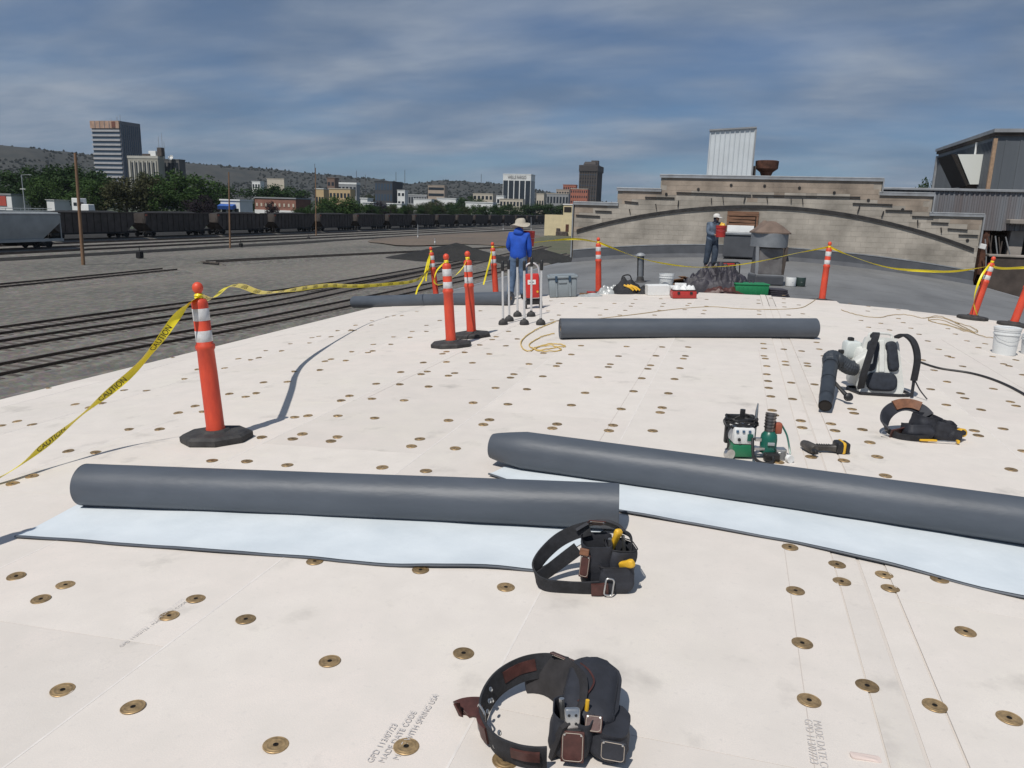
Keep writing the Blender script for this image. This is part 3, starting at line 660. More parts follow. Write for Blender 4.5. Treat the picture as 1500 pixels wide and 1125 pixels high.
def make_tree(kind, seed, h=14.0, wd=10.0, leaves=3200, ls=.36):
    r = random.Random(seed); root = thing('broadleaf_tree', None, None)
    b = MB(); b.tube([(0, 0, -.1), (.1, 0, h * .2), (-.1, .1, h * .45), (0, 0, h * .8)], [.35, .27, .18, .05], 8)
    ends = []
    for k in range(7):
        a = r.uniform(0, 6.3); z0 = h * r.uniform(.2, .5); e = Vector((math.cos(a) * wd * .32, math.sin(a) * wd * .32, z0 + h * r.uniform(.15, .35))); ends.append(e)
        b.tube([(0, 0, z0), tuple(e * .5 + Vector((0, 0, z0 * .5))), tuple(e)], [.13, .09, .03], 6)
    b.build('trunk', M_bark, root, smooth=True)
    lobes = [(Vector((r.gauss(0, wd * .2), r.gauss(0, wd * .2), h * r.uniform(.22, .82))), wd * r.uniform(.15, .28)) for _ in range(18)] + [(e, wd * .22) for e in ends] + [(Vector((0, 0, h * .88)), wd * .16)]
    c = MB(); vs = []; fs = []
    for i in range(leaves):
        o, rad = lobes[i % len(lobes)]; d = Vector((r.gauss(0, 1), r.gauss(0, 1), r.gauss(0, .8))).normalized()
        p = o + d * rad * (r.random() ** .35); p.z = min(max(p.z, h * .06), h)
        nrm = (d + Vector((r.gauss(0, .6), r.gauss(0, .6), r.gauss(0, .6)))).normalized(); t = nrm.orthogonal().normalized(); t.rotate(Matrix.Rotation(r.uniform(0, 6.3), 3, nrm)); q = nrm.cross(t)
        s = ls * r.uniform(.5, 1.2); k = len(vs)
        vs += [tuple(p - t * s), tuple(p - q * s * .55 + nrm * s * .15), tuple(p + t * s), tuple(p + q * s * .55 + nrm * s * .15)]; fs.append((k, k + 1, k + 2, k + 3))
    c.add(vs, fs); me = bpy.data.meshes.new('crown'); me.from_pydata(c.v, [], c.f); me.materials.append(LEAF[kind]); o = bpy.data.objects.new('crown', me); COL.objects.link(o); o.parent = root; o['kind'] = 'stuff'
    return root
PROTO = {}
def tree(kind, u, vtop, y, wpx, label, group='trees beyond the coal train'):
    top = at_y(u, vtop, y); h = max(2.5, top.z); wd = wpx / F * (Vector((top.x, top.y, 0)).length) * 1.0
    key = (kind, random.randint(0, 1)); 
    if key not in PROTO: PROTO[key] = make_tree(kind, hash(kind) % 97 * 0 + len(PROTO) + 4); o = PROTO[key]
    else: o = copy_tree(PROTO[key])
    o.location = (top.x, top.y, 0); o.scale = (wd / 10, wd / 10, h / 14); o.rotation_euler = (0, 0, random.uniform(0, 6.3)); tag(o, label, 'tree', group)
G1 = 'dark leafy tree in the dense row between hopper car and office tower'
for k, (u, vt, y, wpx, kind) in enumerate([(8, 252, 215, 60, 'dark'), (40, 243, 190, 66, 'dark'), (75, 240, 200, 70, 'dark'), (108, 238, 190, 70, 'dark'), (138, 250, 180, 60, 'dark')]): tree(kind, u, vt, y, wpx, G1)
for u, vt, y, wpx in ((60, 256, 175, 44), (150, 262, 176, 52), (128, 258, 170, 50)): tree('mid', u, vt, y, wpx, 'green leafy tree in front of the office tower and concrete block')
tree('brown', 182, 256, 172, 58, 'brownish thin leaved tree standing before the grey concrete block')
tree('brown', 214, 254, 176, 50, 'tan brown tree beside the pale green tree before the concrete block')
tree('olive', 208, 248, 182, 30, 'pale green tree top before the grey concrete block')
for u, vt, y, wpx in ((255, 246, 184, 66), (282, 252, 190, 64), (236, 262, 178, 46)): tree('mid', u, vt, y, wpx, 'green leafy tree right of the grey concrete block')
tree('dark', 318, 264, 210, 56, 'dark tree standing behind the blue and white shed')
tree('purple', 297, 284, 178, 42, 'purple leaved tree beside the blue and white shed')
tree('purple', 398, 293, 190, 20, 'small purple shrub in front of the brick warehouse')
for u, vt, y, wpx in ((400, 268, 300, 60), (425, 272, 310, 56), (378, 276, 300, 40)): tree('dark', u, vt, y, wpx, 'dark green tree behind the brick warehouse')
for u, vt, y, wpx in ((490, 286, 240, 46), (512, 287, 245, 46), (475, 290, 240, 34)): tree('mid', u, vt, y, wpx, 'green tree below the tan building with brown tower')
tree('purple', 556, 294, 280, 34, 'dark purple tree between the white sheds')
tree('dark', 578, 300, 300, 30, 'low dark tree between the white sheds')
for u, vt, y, wpx in ((690, 286, 420, 40), (676, 293, 400, 36), (704, 290, 420, 30)): tree('dark', u, vt, y, wpx, 'dark tree in front of the cream flat roofed block')
for u, vt, y, wpx in ((640, 292, 400, 34), (660, 295, 400, 30), (622, 296, 390, 30)): tree('olive', u, vt, y, wpx, 'olive tree below the beige striped office block')
for u, vt, y, wpx in ((728, 297, 430, 34), (748, 298, 430, 34), (768, 299, 440, 36), (788, 297, 440, 36), (806, 297, 450, 34), (824, 298, 450, 34), (716, 302, 400, 30)): tree('dark', u, vt, y, wpx, 'dark tree in the row below the white capped glass tower')
for k in range(26):
    uu = 446 + k * 11.2 + random.uniform(-4, 4); tree(random.choice(('dark', 'mid', 'dark', 'olive')), uu, random.uniform(297, 303), 215 + (uu - 446) * .55, random.uniform(18, 30), 'low leafy tree in the hedge line just behind the coal train', 'hedge line behind the coal train')
for u, vt, y, wpx in ((572, 278, 700, 40), (596, 284, 640, 36), (540, 284, 640, 34), (608, 290, 600, 30)): tree('olive', u, vt, y, wpx, 'distant olive tree among the white buildings below the hills')
for u, vt, y, wpx in ((1356, 258, 95, 40), (1372, 264, 96, 30)): tree('dark', u, vt, y, wpx, 'dark tree top showing beside the tall metal shed', 'trees behind the metal shed')

# ------------------------------------------------------------------ hills
b = MB(); RID = [(-500, 196), (-200, 200), (0, 212), (60, 218), (130, 226), (230, 236), (290, 240), (400, 248), (470, 255), (560, 263), (600, 270), (640, 264), (700, 267), (735, 270), (800, 281), (850, 290), (950, 305), (1100, 317)]
def ridge_v(u):
    for (a, va), (c, vc) in zip(RID[:-1], RID[1:]):
        if a <= u <= c: t = (u - a) / (c - a); return va + (vc - va) * t
    return RID[-1][1]
cols = []; NU, ND = 150, 16
for i in range(NU + 1):
    u = -480 + i * (1080 + 480) / NU; d = ray(u, 300); d.z = 0; d.normalize(); dist = 2100 + 160 * mnoise.noise(Vector((i * .09, 0, 0)))
    dd = ray(u, ridge_v(u)); hz = max(4, dd.z / Vector((dd.x, dd.y, 0)).length * dist + ZC) + 3 * mnoise.noise(Vector((i * .4, 3, 0)))
    col_ = []
    for j in range(ND + 1):
        t = j / ND
        if t <= .75: s = t / .75; rr = dist - 900 * (1 - s); z = hz * (.80 * s ** 1.3 + (.20 if s > .93 else .20 * max(0, (s - .80) / .13))); z += hz * .07 * mnoise.noise(Vector((u * .03, s * 5, 1))) * s * (1 - s) * 4
        else: s = (t - .75) / .25; rr = dist + 700 * s; z = hz * (1 - .25 * s)
        col_.append((CAM.x + d.x * rr, CAM.y + d.y * rr, max(z, -1 if j else -2)))
    cols.append(col_)
b.add([p for c in cols for p in c], [(i * (ND + 1) + j, (i + 1) * (ND + 1) + j, (i + 1) * (ND + 1) + j + 1, i * (ND + 1) + j + 1) for i in range(NU) for j in range(ND)])
def hill_mat():
    m = mat('scrub_hill', (.044, .043, .036), .95, col2=(.016, .019, .016), scale=.030, detail=10); return m
struct(b.build('hills', hill_mat(), smooth=True))
b = MB(); rh = random.Random(2)
for k in range(6000):
    i = rh.randrange(NU); j = rh.choice([4, 5, 6, 7, 8, 9, 10, 11, 12]); t, s = rh.random(), rh.random()
    p = Vector(cols[i][j]).lerp(Vector(cols[i + 1][j]), t).lerp(Vector(cols[i][j + 1]).lerp(Vector(cols[i + 1][j + 1]), t), s)
    if mnoise.noise(p * .004) < -.45: continue
    r_ = rh.uniform(1.6, 3.8); h_ = rh.uniform(2, 5.5)
    n = 5; vs = [(p.x, p.y, p.z + h_)] + [(p.x + math.cos(6.28 * q / n + k) * r_, p.y + math.sin(6.28 * q / n + k) * r_, p.z + h_ * rh.uniform(.3, .6)) for q in range(n)] + [(p.x + math.cos(6.28 * q / n + k) * r_ * .7, p.y + math.sin(6.28 * q / n + k) * r_ * .7, p.z - 1) for q in range(n)]
    b.add(vs, [(0, 1 + q, 1 + (q + 1) % n) for q in range(n)] + [(1 + q, 1 + n + q, 1 + n + (q + 1) % n, 1 + (q + 1) % n) for q in range(n)])
o = b.build('hillside_scrub', leaf_mat('scrub_foliage', (.016, .020, .014), (.030, .033, .022))); tag(o, 'dark scrub trees dotted over the far hillside', 'scrub', kind='stuff')
# ------------------------------------------------------------------ the train
M_coal = mat('dusty_dark_car', (.072, .060, .053), .75, .1, var=.25, scale=.9, obj_var=.18)
M_blackiron = mat('black_iron', (.018, .018, .019), .7, .3)
M_hopper = mat('grey_hopper_paint', (.34, .36, .36), .5, .1, var=.12, scale=.8)
M_load = mat('coal', (.014, .014, .015), .9, var=.4, scale=3)
M_red = mat('faded_red_mark', (.35, .09, .05), .6)
def truck_set(root, y, z=.25):
    for s in (-1, 1):
        b = MB(); b.box((s * 1.0, y, z + .52), (.14, 2.2, .25), bevel=.05); b.box((s * 1.0, y, z + .42), (.2, .7, .45)); b.build('truck_frame', M_blackiron, root)
        for dy in (-.85, .85):
            MB().lathe([(.10, .08), (.42, .06), (.46, .03), (.46, -.06), (.42, -.07), (.1, -.05)], 16, (s * .77, y + dy, z + .46), (0, R(90), 0)).build('wheel', M_blackiron, root, smooth=True, auto=30)
def coal_car():
    root = thing('coal_car', None, None); L_ = 15.2; top = 3.85; z0 = 1.15; hw = 1.52
    b = MB(); prof = [(-L_ / 2, top), (-L_ / 2, 2.35), (-L_ / 2 + 1.7, z0), (L_ / 2 - 1.7, z0), (L_ / 2, 2.35), (L_ / 2, top)]
    b.prism(prof, 'x', -hw, hw); b.build('body', M_coal, root)
    for s in (-1, 1):
        for k in range(13):
            y = -L_ / 2 + .15 + k * (L_ - .3) / 12; zl_ = 2.4 if k in (0, 12) else (1.75 if k in (1, 11) else z0 + .05)
            MB().box((s * (hw + .045), y, (zl_ + top) / 2), (.09, .11, top - zl_)).build('side_post', M_coal, root)
        MB().box((s * (hw + .06), 0, top + .03), (.16, L_ + .1, .14)).build('top_rail', M_coal, root)
        MB().box((s * hw, 0, 1.07), (.18, L_ - .2, .22)).build('side_sill', M_blackiron, root)
        for e in (-1, 1):
            b = MB()
            for q in range(5): b.box((s * (hw - .05), e * (L_ / 2 + .12), 1.2 + q * .42), (.4, .03, .03))
            b.box((s * (hw - .24), e * (L_ / 2 + .12), 2.1), (.03, .03, 2.1)); b.build('ladder', M_blackiron, root)
    b = MB(); nx, ny = 5, 16
    vs = [((i / nx - .5) * 2.9, (j / ny - .5) * (L_ - .3), top - .25 + .55 * (1 - (2 * i / nx - 1) ** 2) * (1 - (2 * j / ny - 1) ** 6) + .12 * mnoise.noise(Vector((i, j, 0)) * .9)) for j in range(ny + 1) for i in range(nx + 1)]
    b.add(vs, [(j * (nx + 1) + i, j * (nx + 1) + i + 1, (j + 1) * (nx + 1) + i + 1, (j + 1) * (nx + 1) + i) for j in range(ny) for i in range(nx)]); b.build('coal_load', M_load, root)
    MB().box((hw + .1, -L_ / 2 + .28, top - .25), (.02, .45, .3)).build('reporting_mark', M_red, root)
    for e in (-1, 1):
        truck_set(root, e * 5.9); MB().box((0, e * (L_ / 2 + .5), 1.1), (.3, 1.1, .28), bevel=.05).build('coupler', M_blackiron, root)
    return root
car0 = coal_car(); tx = -88.5
yc = 90.0
for k in range(22):
    o = car0 if k == 0 else copy_tree(car0); o.location = (tx, yc - 1 * 17.4 + k * 17.4, .12); tag(o, 'dusty dark coal car in the long train across the rail yard', 'coal car', 'coal cars of the train')
# grey covered hopper on the nearer track
hp_ = thing('covered_hopper_car', 'pale grey covered hopper car at the end of the rail yard tracks', 'hopper car', (-75.6, 0, .12))
ye = at_x(89, 330, -74).y; L_ = 17; hp_.location.y = ye - L_ / 2
b = MB(); secs = []
for y, zl_ in ((-L_ / 2, 2.95), (-L_ / 2 + 2.4, 1.25), (L_ / 2 - 2.4, 1.25), (L_ / 2, 2.95)):
    secs.append([(-1.35, y, zl_), (1.35, y, zl_), (1.55, y, max(zl_ + .1, 2.2)), (1.55, y, 3.95), (1.3, y, 4.2), (-1.3, y, 4.2), (-1.55, y, 3.95), (-1.55, y, max(zl_ + .1, 2.2))])
b.loft(secs); b.build('body', M_hopper, hp_, smooth=True, auto=25)
for s in (-1, 1):
    MB().box((s * 1.5, 0, 4.0), (.25, L_ + .2, .14), bevel=.03).build('roof_eave', M_coping, hp_)
    MB().box((s * 1.45, 0, 1.15), (.2, L_ + .6, .28)).build('side_sill', M_hopper, hp_)
    for e in (-1, 1): MB().box((s * 1.45, e * (L_ / 2 + .1), 2.5), (.09, .09, 2.7)).build('end_post', M_hopper, hp_)
    for k in range(9): MB().tube([(s * .55, -L_ / 2 + 1 + k * 1.85, 4.2), (s * .55, -L_ / 2 + 1 + k * 1.85, 4.55)], .03, 6).build('walkway_post', M_hopper, hp_)
    MB().tube([(s * .55, -L_ / 2, 4.56), (s * .55, L_ / 2, 4.56)], .035, 6).build('roof_walk_rail', M_hopper, hp_)
MB().box((0, 0, 4.3), (.7, L_, .08)).build('roof_walkway', M_hopper, hp_)
for k in range(3): MB().box((0, -4.2 + k * 4.2, .95), (1.8, 2.0, .7), taper=1.5).build('discharge_gate', M_blackiron, hp_)
for e in (-1, 1): truck_set(hp_, e * 6.6); MB().box((0, e * (L_ / 2 + .6), 1.1), (.3, 1.2, .28), bevel=.05).build('coupler', M_blackiron, hp_)

# ------------------------------------------------------------------ poles and small yard things
M_pole = mat('wooden_pole', (.20, .12, .07), .85, var=.3, scale=2, stretch=(3, 3, .3))
M_gpole = mat('galvanised_pole', (.42, .44, .45), .5, .4)
def pole(label, u, v, vtop, r0=.14, r1=.10, m=M_pole, utop=None, name='utility_pole', arm=True):
    p = on_ground(u, v); d = ray(utop or u, vtop); h = ZC + d.z * (Vector((p.x, p.y)).length / Vector((d.x, d.y)).length)
    root = thing(name, label, 'pole', (p.x, p.y, 0)); e = at_y(utop or u, vtop, p.y)
    MB().tube([(0, 0, -.3), ((e.x - p.x) * .5, 0, h * .5), (e.x - p.x, 0, h)], [r0, (r0 + r1) / 2, r1], 10).build('shaft', m, root, smooth=True)
    if arm:
        MB().box((e.x - p.x, -.1, h - .4), (1.0, .1, .12)).build('crossarm', m, root)
        for s in (-.4, .4): MB().lathe([(.03, 0), (.06, .05), (.05, .14)], 8, (e.x - p.x + s, -.1, h - .34)).build('insulator', M_blackiron, root)
    return root
pole('brown wooden utility pole leaning beside the grey hopper car', 122, 387, 224, .17, .11, utop=110, arm=False)
pole('slim wooden utility pole in front of the green tree row', 337, 363, 252, .13, .08, utop=335, arm=False)
pole('thin grey wooden pole in front of the brick warehouse', 463, 348, 246, .12, .07, utop=462, arm=False)
for u, v, vt, lb in ((612, 350, 329, 'white tipped marker post beside the coal train'), (637, 359, 349, 'short white marker post on the brown dirt'), (737, 338, 327, 'pale marker post left of the worker in the wide hat'), (778, 338, 318, 'grey post between the worker and the cream building')):
    r_ = pole(lb, u, v, vt, .06, .06, M_gpole, name='marker_post', arm=False); MB().box((0, 0, .5), (.18, .18, .3), bevel=.03).build('collar', M_white, r_)
for u, v, s, lb in ((205, 378, .8, 'small dark switch stand beside the dark tracks'), (353, 362, .6, 'low dark relay case beside the slim pole'), (452, 352, .6, 'low dark relay case beside the thin grey pole')):
    p = on_ground(u, v); r_ = thing('switch_stand', lb, 'switch stand', (p.x, p.y, 0)); MB().box((0, 0, s * .45), (.7 * s, .7 * s, .9 * s), bevel=.06).build('case', M_blackiron, r_); MB().tube([(0, 0, s * .9), (0, 0, s * 1.6)], .04, 6).build('mast', M_blackiron, r_)
# street light beyond the hopper
p = at_y(37, 310, 150); r_ = thing('street_light', 'pale street light with long arm behind the hopper car', 'street light', (p.x, 150, 0)); zt = at_y(35, 256, 150).z; zm = at_y(36, 277, 150).z
MB().tube([(0, 0, 0), (0, 0, zt)], [.14, .08], 8).build('mast', M_gpole, r_); MB().tube([(0, 0, zt - .1), (1.2, 0, zt), (2.4, 0, zt + .05)], .05, 6).build('arm', M_gpole, r_)
MB().box((2.6, 0, zt), (.7, .3, .14), bevel=.04).build('lamp_head', M_gpole, r_); MB().box((0, 0, zm), (1.6, .2, .14), bevel=.03).build('crossarm', M_white, r_)

# ------------------------------------------------------------------ town
def cm(name, c, r=.8, **k): return mat(name, c, r, var=k.pop('var', .08), scale=k.pop('scale', .3), **k)
M_glass = mat('dark_window_glass', (.02, .025, .032), .15, spec=.6)
M_bluegl = mat('blue_window_glass', (.05, .075, .11), .2, spec=.6)
def building(name, label, u0, um, u1, vtop, y, m, rows=0, cols=0, wm=None, wh=.6, ww=.6, roofm=None, cat='building', side=0, zlow=0.0, para=.4):
    a = at_y(u0, vtop, y); c = at_y(um, vtop, y); h = (a.z + c.z) / 2 if abs(um - u0) < 60 else a.z
    dep = max(6.0, at_x(u1, vtop, c.x).y - y) if u1 > um + .5 else 18.0
    dep = min(dep, 90)
    wd = c.x - a.x; root = thing(name, label, cat, ((a.x + c.x) / 2, y + dep / 2, 0))
    MB().box((0, 0, h / 2), (wd, dep, h)).build('wall', m, root)
    MB().box((0, 0, h + para / 2), (wd + .5, dep + .5, para)).build('roof', roofm or m, root)
    wm = wm or M_glass; fl = (h - zlow) / max(rows, 1)
    if rows:
        for r_ in range(rows):
            zc = zlow + fl * (r_ + .52)
            for k in range(cols):
                MB().box((-wd / 2 + wd * (k + .5) / cols, -dep / 2 - .06, zc), (wd / cols * ww, .16, fl * wh)).build('window', wm, root)
            for k in range(side):
                MB().box((wd / 2 + .06, -dep / 2 + dep * (k + .5) / side, zc), (.16, dep / side * ww, fl * wh)).build('window', wm, root)
    return root, wd, dep, h
# banded office tower
M_tow = cm('tower_spandrel', (.37, .37, .385)); M_crown = cm('tower_crown_stone', (.40, .26, .19), var=.2); M_towside = cm('tower_side_shade', (.16, .16, .18))
a = at_y(139, 250, 520); c = at_y(180, 250, 520); top = at_y(160, 177, 520).z; d_ = at_x(204, 180, c.x).y - 520; wd = c.x - a.x
T = thing('office_tower', 'tall office tower with pale window bands and brownish crown', 'building', ((a.x + c.x) / 2, 520 + d_ / 2, 0))
MB().box((0, 0, top / 2), (wd - .6, d_ - .6, top - .4)).build('glass_body', M_bluegl, T)
zc0 = at_y(160, 188, 520).z; nb = 17
for k in range(nb):
    z = zc0 * (k + .5) / nb
    MB().box((0, -d_ / 2, z), (wd, .8, zc0 / nb * .42)).build('spandrel_band', M_tow, T)
MB().box((wd / 2, .4, top / 2), (.8, d_ - .2, top)).build('side_wall', M_towside, T)  # darker than the front bands: the face's shade put into colour
for k in range(10): MB().box((wd / 2 + .5, -d_ / 2 + d_ * (k + .5) / 10, top / 2), (.3, d_ / 10 * .4, top * .92)).build('side_fin', M_bluegl, T)
MB().box((-.2, -d_ / 2, (zc0 + top) / 2), (wd + .4, 1.2, top - zc0)).build('crown', M_crown, T)
for k in range(1, 6): MB().box((-wd / 2 + wd * k / 6, -d_ / 2 - .65, (zc0 + top) / 2), (.5, .3, top - zc0 - .6)).build('crown_joint', M_towside, T)
q = at_y(167, 182, 520); MB().box((q.x - T.location.x, -d_ / 2 - .7, (zc0 + top) / 2), (3.4, .3, (top - zc0) * .8)).build('crown_sign', cm('crown_sign', (.16, .06, .04)), T)
for dx in (-4, 2, 5): MB().tube([(dx, 0, top), (dx, 0, top + 4 + dx * .3)], .2, 5).build('antenna', M_gpole, T)
# concrete block with columns beside it
M_beige = cm('beige_concrete', (.30, .29, .25)); M_beige2 = cm('pale_concrete', (.42, .41, .37))
r_, wd, d_, h = building('concrete_block', 'squat grey concrete block with tall columns and rooftop dishes', 187, 231, 237, 232, 430, M_beige, 0, 0, roofm=M_beige2, para=1.6)
for k in range(7): MB().box((-wd / 2 + wd * (k + .5) / 7, -d_ / 2 - .3, h / 2 - .5), (.9, .8, h - 2)).build('column', M_beige2, r_)
for k in range(6): MB().box((-wd / 2 + wd * (k + 1) / 7, -d_ / 2 - .08, h / 2 - .5), (1.1, .2, h - 4)).build('window', M_glass, r_)
for du, dz, sz, mm in ((218, 3.2, (3.2, 3, 3.2), M_white), (223, 3.2, (2.6, 3, 3.2), M_white), (231, 3, (3.4, 3, 5.4), M_shade), (212, 2.2, (6, 4, 1.4), M_shade)):
    q = at_y(du, 226, 430); MB().box((q.x - r_.location.x, 0, h + 1.6 + sz[2] / 2), sz, bevel=.2).build('rooftop_unit', mm, r_)
for du, hh in ((227, 14), (232, 16), (235, 11)): q = at_y(du, 226, 430); MB().tube([(q.x - r_.location.x, 1, h), (q.x - r_.location.x, 1, h + hh)], .14, 5).build('antenna', M_gpole, r_)
r2, *_ = building('dark_annex', 'dark low annex right of the concrete block with white dish', 238, 262, 268, 234, 440, cm('annex', (.10, .10, .10)), 3, 4)
q = at_y(253, 231, 440); MB().lathe([(.3, 0), (1.4, .5), (1.9, 1.3), (1.8, 1.3), (1.2, .6)], 14, (q.x - r2.location.x, -4, at_y(253, 234, 440).z + .6), (R(60), 0, 0)).build('satellite_dish', M_white, r2)
# low buildings, left to right
C = dict(wht=cm('white_render', (.68, .69, .68)), red=cm('red_panel', (.40, .07, .05)), brick=cm('red_brick', (.24, .115, .085), var=.2), tan=cm('tan_render', (.46, .34, .19)), brn=cm('brown_brick', (.17, .115, .09)), gry=cm('grey_render', (.26, .27, .28)), drk=cm('dark_render', (.05, .052, .058)), crm=cm('cream_render', (.50, .45, .37)), blu=cm('blue_awning', (.03, .10, .36)), org=cm('orange_brick', (.36, .13, .085), var=.15), bei=cm('beige_render', (.38, .31, .25)))
r_, wd, d_, h = building('white_depot', 'white depot with red end panel at the far left behind the hopper', -40, 16, 22, 285, 170, C['wht'], 0, 0, roofm=C['gry']); MB().box((wd / 2 - 3.4, -d_ / 2 - .1, h - 1.6), (3.2, .2, 2.6)).build('red_panel', C['red'], r_)
r_, wd, d_, h = building('white_trailer', 'white box trailer parked between hopper car and trees', 68, 79, 80, 293, 160, C['wht'], 0, 0, cat='trailer', para=.1)
r_, wd, d_, h = building('grey_depot', 'long low grey shed beside the white box trailer', 81, 104, 106, 297, 166, C['gry'], 1, 6, wh=.3)
# white lorry
p = at_y(123, 305, 158); zt = at_y(123, 289, 158).z
lo = thing('white_lorry', 'white lorry cab and box standing behind the wooden pole', 'lorry', (p.x, 158, 0))
MB().box((-1.3, 0, zt * .60), (2.2, 2.5, zt * .72), bevel=.12).build('cab', M_white, lo); MB().box((1.2, 0, zt * .48), (2.6, 2.3, zt * .5), taper=.86, bevel=.15).build('bonnet', M_white, lo)
MB().box((-.2, -.7, zt * .74), (.5, 1.2, .8), (0, .3, 0)).build('windscreen', M_glass, lo); MB().box((-1.3, -1.27, zt * .72), (1.0, .05, .8)).build('side_window', M_glass, lo)
for dx in (-1.6, 1.5):
    for dy in (-1.0, 1.0): MB().lathe([(.2, .12), (.5, .15), (.5, -.15), (.2, -.12)], 14, (dx, dy, .5), (R(90), 0, 0)).build('wheel', M_blackiron, lo)
MB().tube([(-2.2, .9, .8), (-2.2, .9, zt + .9)], .09, 8).build('exhaust_stack', M_gpole, lo)
r_, wd, d_, h = building('blue_shed', 'white shed with blue awning beside the purple tree', 323, 351, 353, 294, 190, C['wht'], 1, 3, wh=.3); MB().box((-wd * .1, -d_ / 2 - .8, h * .74), (wd * .8, 1.6, 1.0), (R(20), 0, 0)).build('awning', C['blu'], r_)
r_, wd, d_, h = building('brick_warehouse', 'long low brick warehouse with white base behind the coal train', 373, 433, 455, 290, 230, C['brick'], 1, 9, wm=C['crm'], wh=.24, ww=.35, roofm=C['gry'], zlow=3.2)
MB().box((0, -d_ / 2 - .1, 2.3), (wd, .3, 3.0)).build('white_base', C['wht'], r_)
building('white_block', 'small white block on the slope behind the brick warehouse', 369, 381, 382, 266, 600, C['wht'], 3, 3, wh=.4)
building('white_flat_block', 'long white flat block on the slope behind dark trees', 391, 416, 418, 262, 640, C['crm'], 1, 5, wh=.2)
r_, wd, d_, h = building('brown_tower_block', 'brown windowless block rising behind the tan building', 479, 490, 493, 261, 520, C['brn'], 3, 2, wh=.3)
building('tan_building', 'tan two storey building in front of the brown block', 482, 513, 515, 277, 420, C['tan'], 2, 6, wh=.35, roofm=C['crm'])
building('tan_annex', 'low tan annex with white roof left of the tan building', 462, 474, 475, 277, 430, C['tan'], 1, 3, wh=.35, roofm=C['wht'])
building('white_roofed_block', 'grey block with white flat roof behind the tan building', 495, 522, 524, 270, 560, C['gry'], 2, 5, roofm=C['wht'], para=1.4)
building('dark_office_block', 'dark flat office block below the hill ridge', 549, 575, 590, 266, 620, C['drk'], 3, 6, wm=M_bluegl)
building('white_shed', 'white shed with overhanging roof beside green trees', 531, 547, 550, 297, 300, C['wht'], 0, 0, roofm=C['wht'])
building('white_store', 'white store building behind the purple tree', 528, 538, 540, 291, 340, C['wht'], 0, 0)
building('long_white_shed', 'long white flat shed between low dark trees', 567, 588, 592, 299, 320, C['wht'], 0, 0, roofm=C['wht'])
building('white_corner_house', 'white corner house with stepped front below the hill', 582, 593, 594, 279, 540, C['wht'], 3, 2, wh=.35)
building('grey_house_row', 'pale grey row of houses left of the beige office', 598, 625, 627, 286, 560, C['gry'], 2, 7, roofm=C['wht'])
building('white_house_row', 'white row of houses in front of the grey row', 606, 632, 634, 292, 500, C['wht'], 1, 4, wm=C['gry'], wh=.2, ww=.4)
r_, wd, d_, h = building('beige_office', 'beige striped office block with overhanging top floor', 627, 651, 654, 272, 560, C['bei'], 5, 1, wh=.42, ww=.94, roofm=C['bei'])
building('low_white_store', 'low white store front below the beige office', 640, 668, 670, 291, 460, C['wht'], 0, 0)
building('cream_flat_block', 'cream flat roofed block left of the glass tower', 693, 722, 727, 284, 600, C['crm'], 3, 5, wh=.45)
building('white_flat_block', 'white flat block tucked beside the glass tower', 722, 738, 741, 287, 640, C['wht'], 2, 3, wh=.35)
building('white_yard_store', 'white yard store behind the row of dark trees', 682, 722, 724, 297, 380, C['wht'], 1, 4, wm=C['gry'], wh=.2, ww=.3)
building('tan_row', 'tan row of shops below the glass tower', 732, 766, 768, 292, 600, C['crm'], 2, 7, wh=.45)
# white capped glass tower with lettering
r_, wd, d_, h = building('glass_tower', 'dark glass tower with white cap, white piers and rooftop lettering', 737, 778, 784, 256, 900, C['wht'], 0, 0, para=1)
for k in range(5): MB().box((-wd / 2 + wd * (k + .5) / 5, -d_ / 2 - .12, (h - 6.5) / 2), (wd / 5 * .82, .3, h - 6.8)).build('window_strip', M_glass, r_)
for k in range(4): MB().box((wd / 2 + .12, -d_ / 2 + d_ * (k + .5) / 4, (h - 6.5) / 2), (.3, d_ / 4 * .8, h - 6.8)).build('window_strip', M_glass, r_)
me = text_mesh('WELLS FARGO', 5.0); me.materials.append(cm('dark_letters', (.06, .05, .05))); o = bpy.data.objects.new('lettering', me); COL.objects.link(o); o.parent = r_
tw = max(v.co.x for v in me.vertices); o.scale = (wd * .66 / tw, 1, 1); o.location = (-wd * .33, -d_ / 2 - .5, h - 4.6); o.rotation_euler = (R(90), 0, 0)
building('cream_house', 'cream low building right of the glass tower', 786, 797, 799, 284, 700, C['crm'], 1, 3, wh=.4)
building('grey_flat_office', 'grey flat office between glass tower and orange brick block', 801, 833, 836, 284, 640, C['gry'], 2, 7, wh=.5, roofm=C['crm'])
building('orange_brick_block', 'orange brick office block in front of the dark tower', 836, 861, 864, 277, 620, C['org'], 6, 8, wh=.42, ww=.5, roofm=C['crm'])
building('orange_brick_wing', 'taller orange brick wing left of the orange brick block', 825, 844, 846, 271, 680, C['org'], 5, 6, wh=.35, ww=.5)
building('tan_wing', 'tan wing below the orange brick wing', 815, 834, 836, 278, 660, C['bei'], 4, 5, wh=.4)
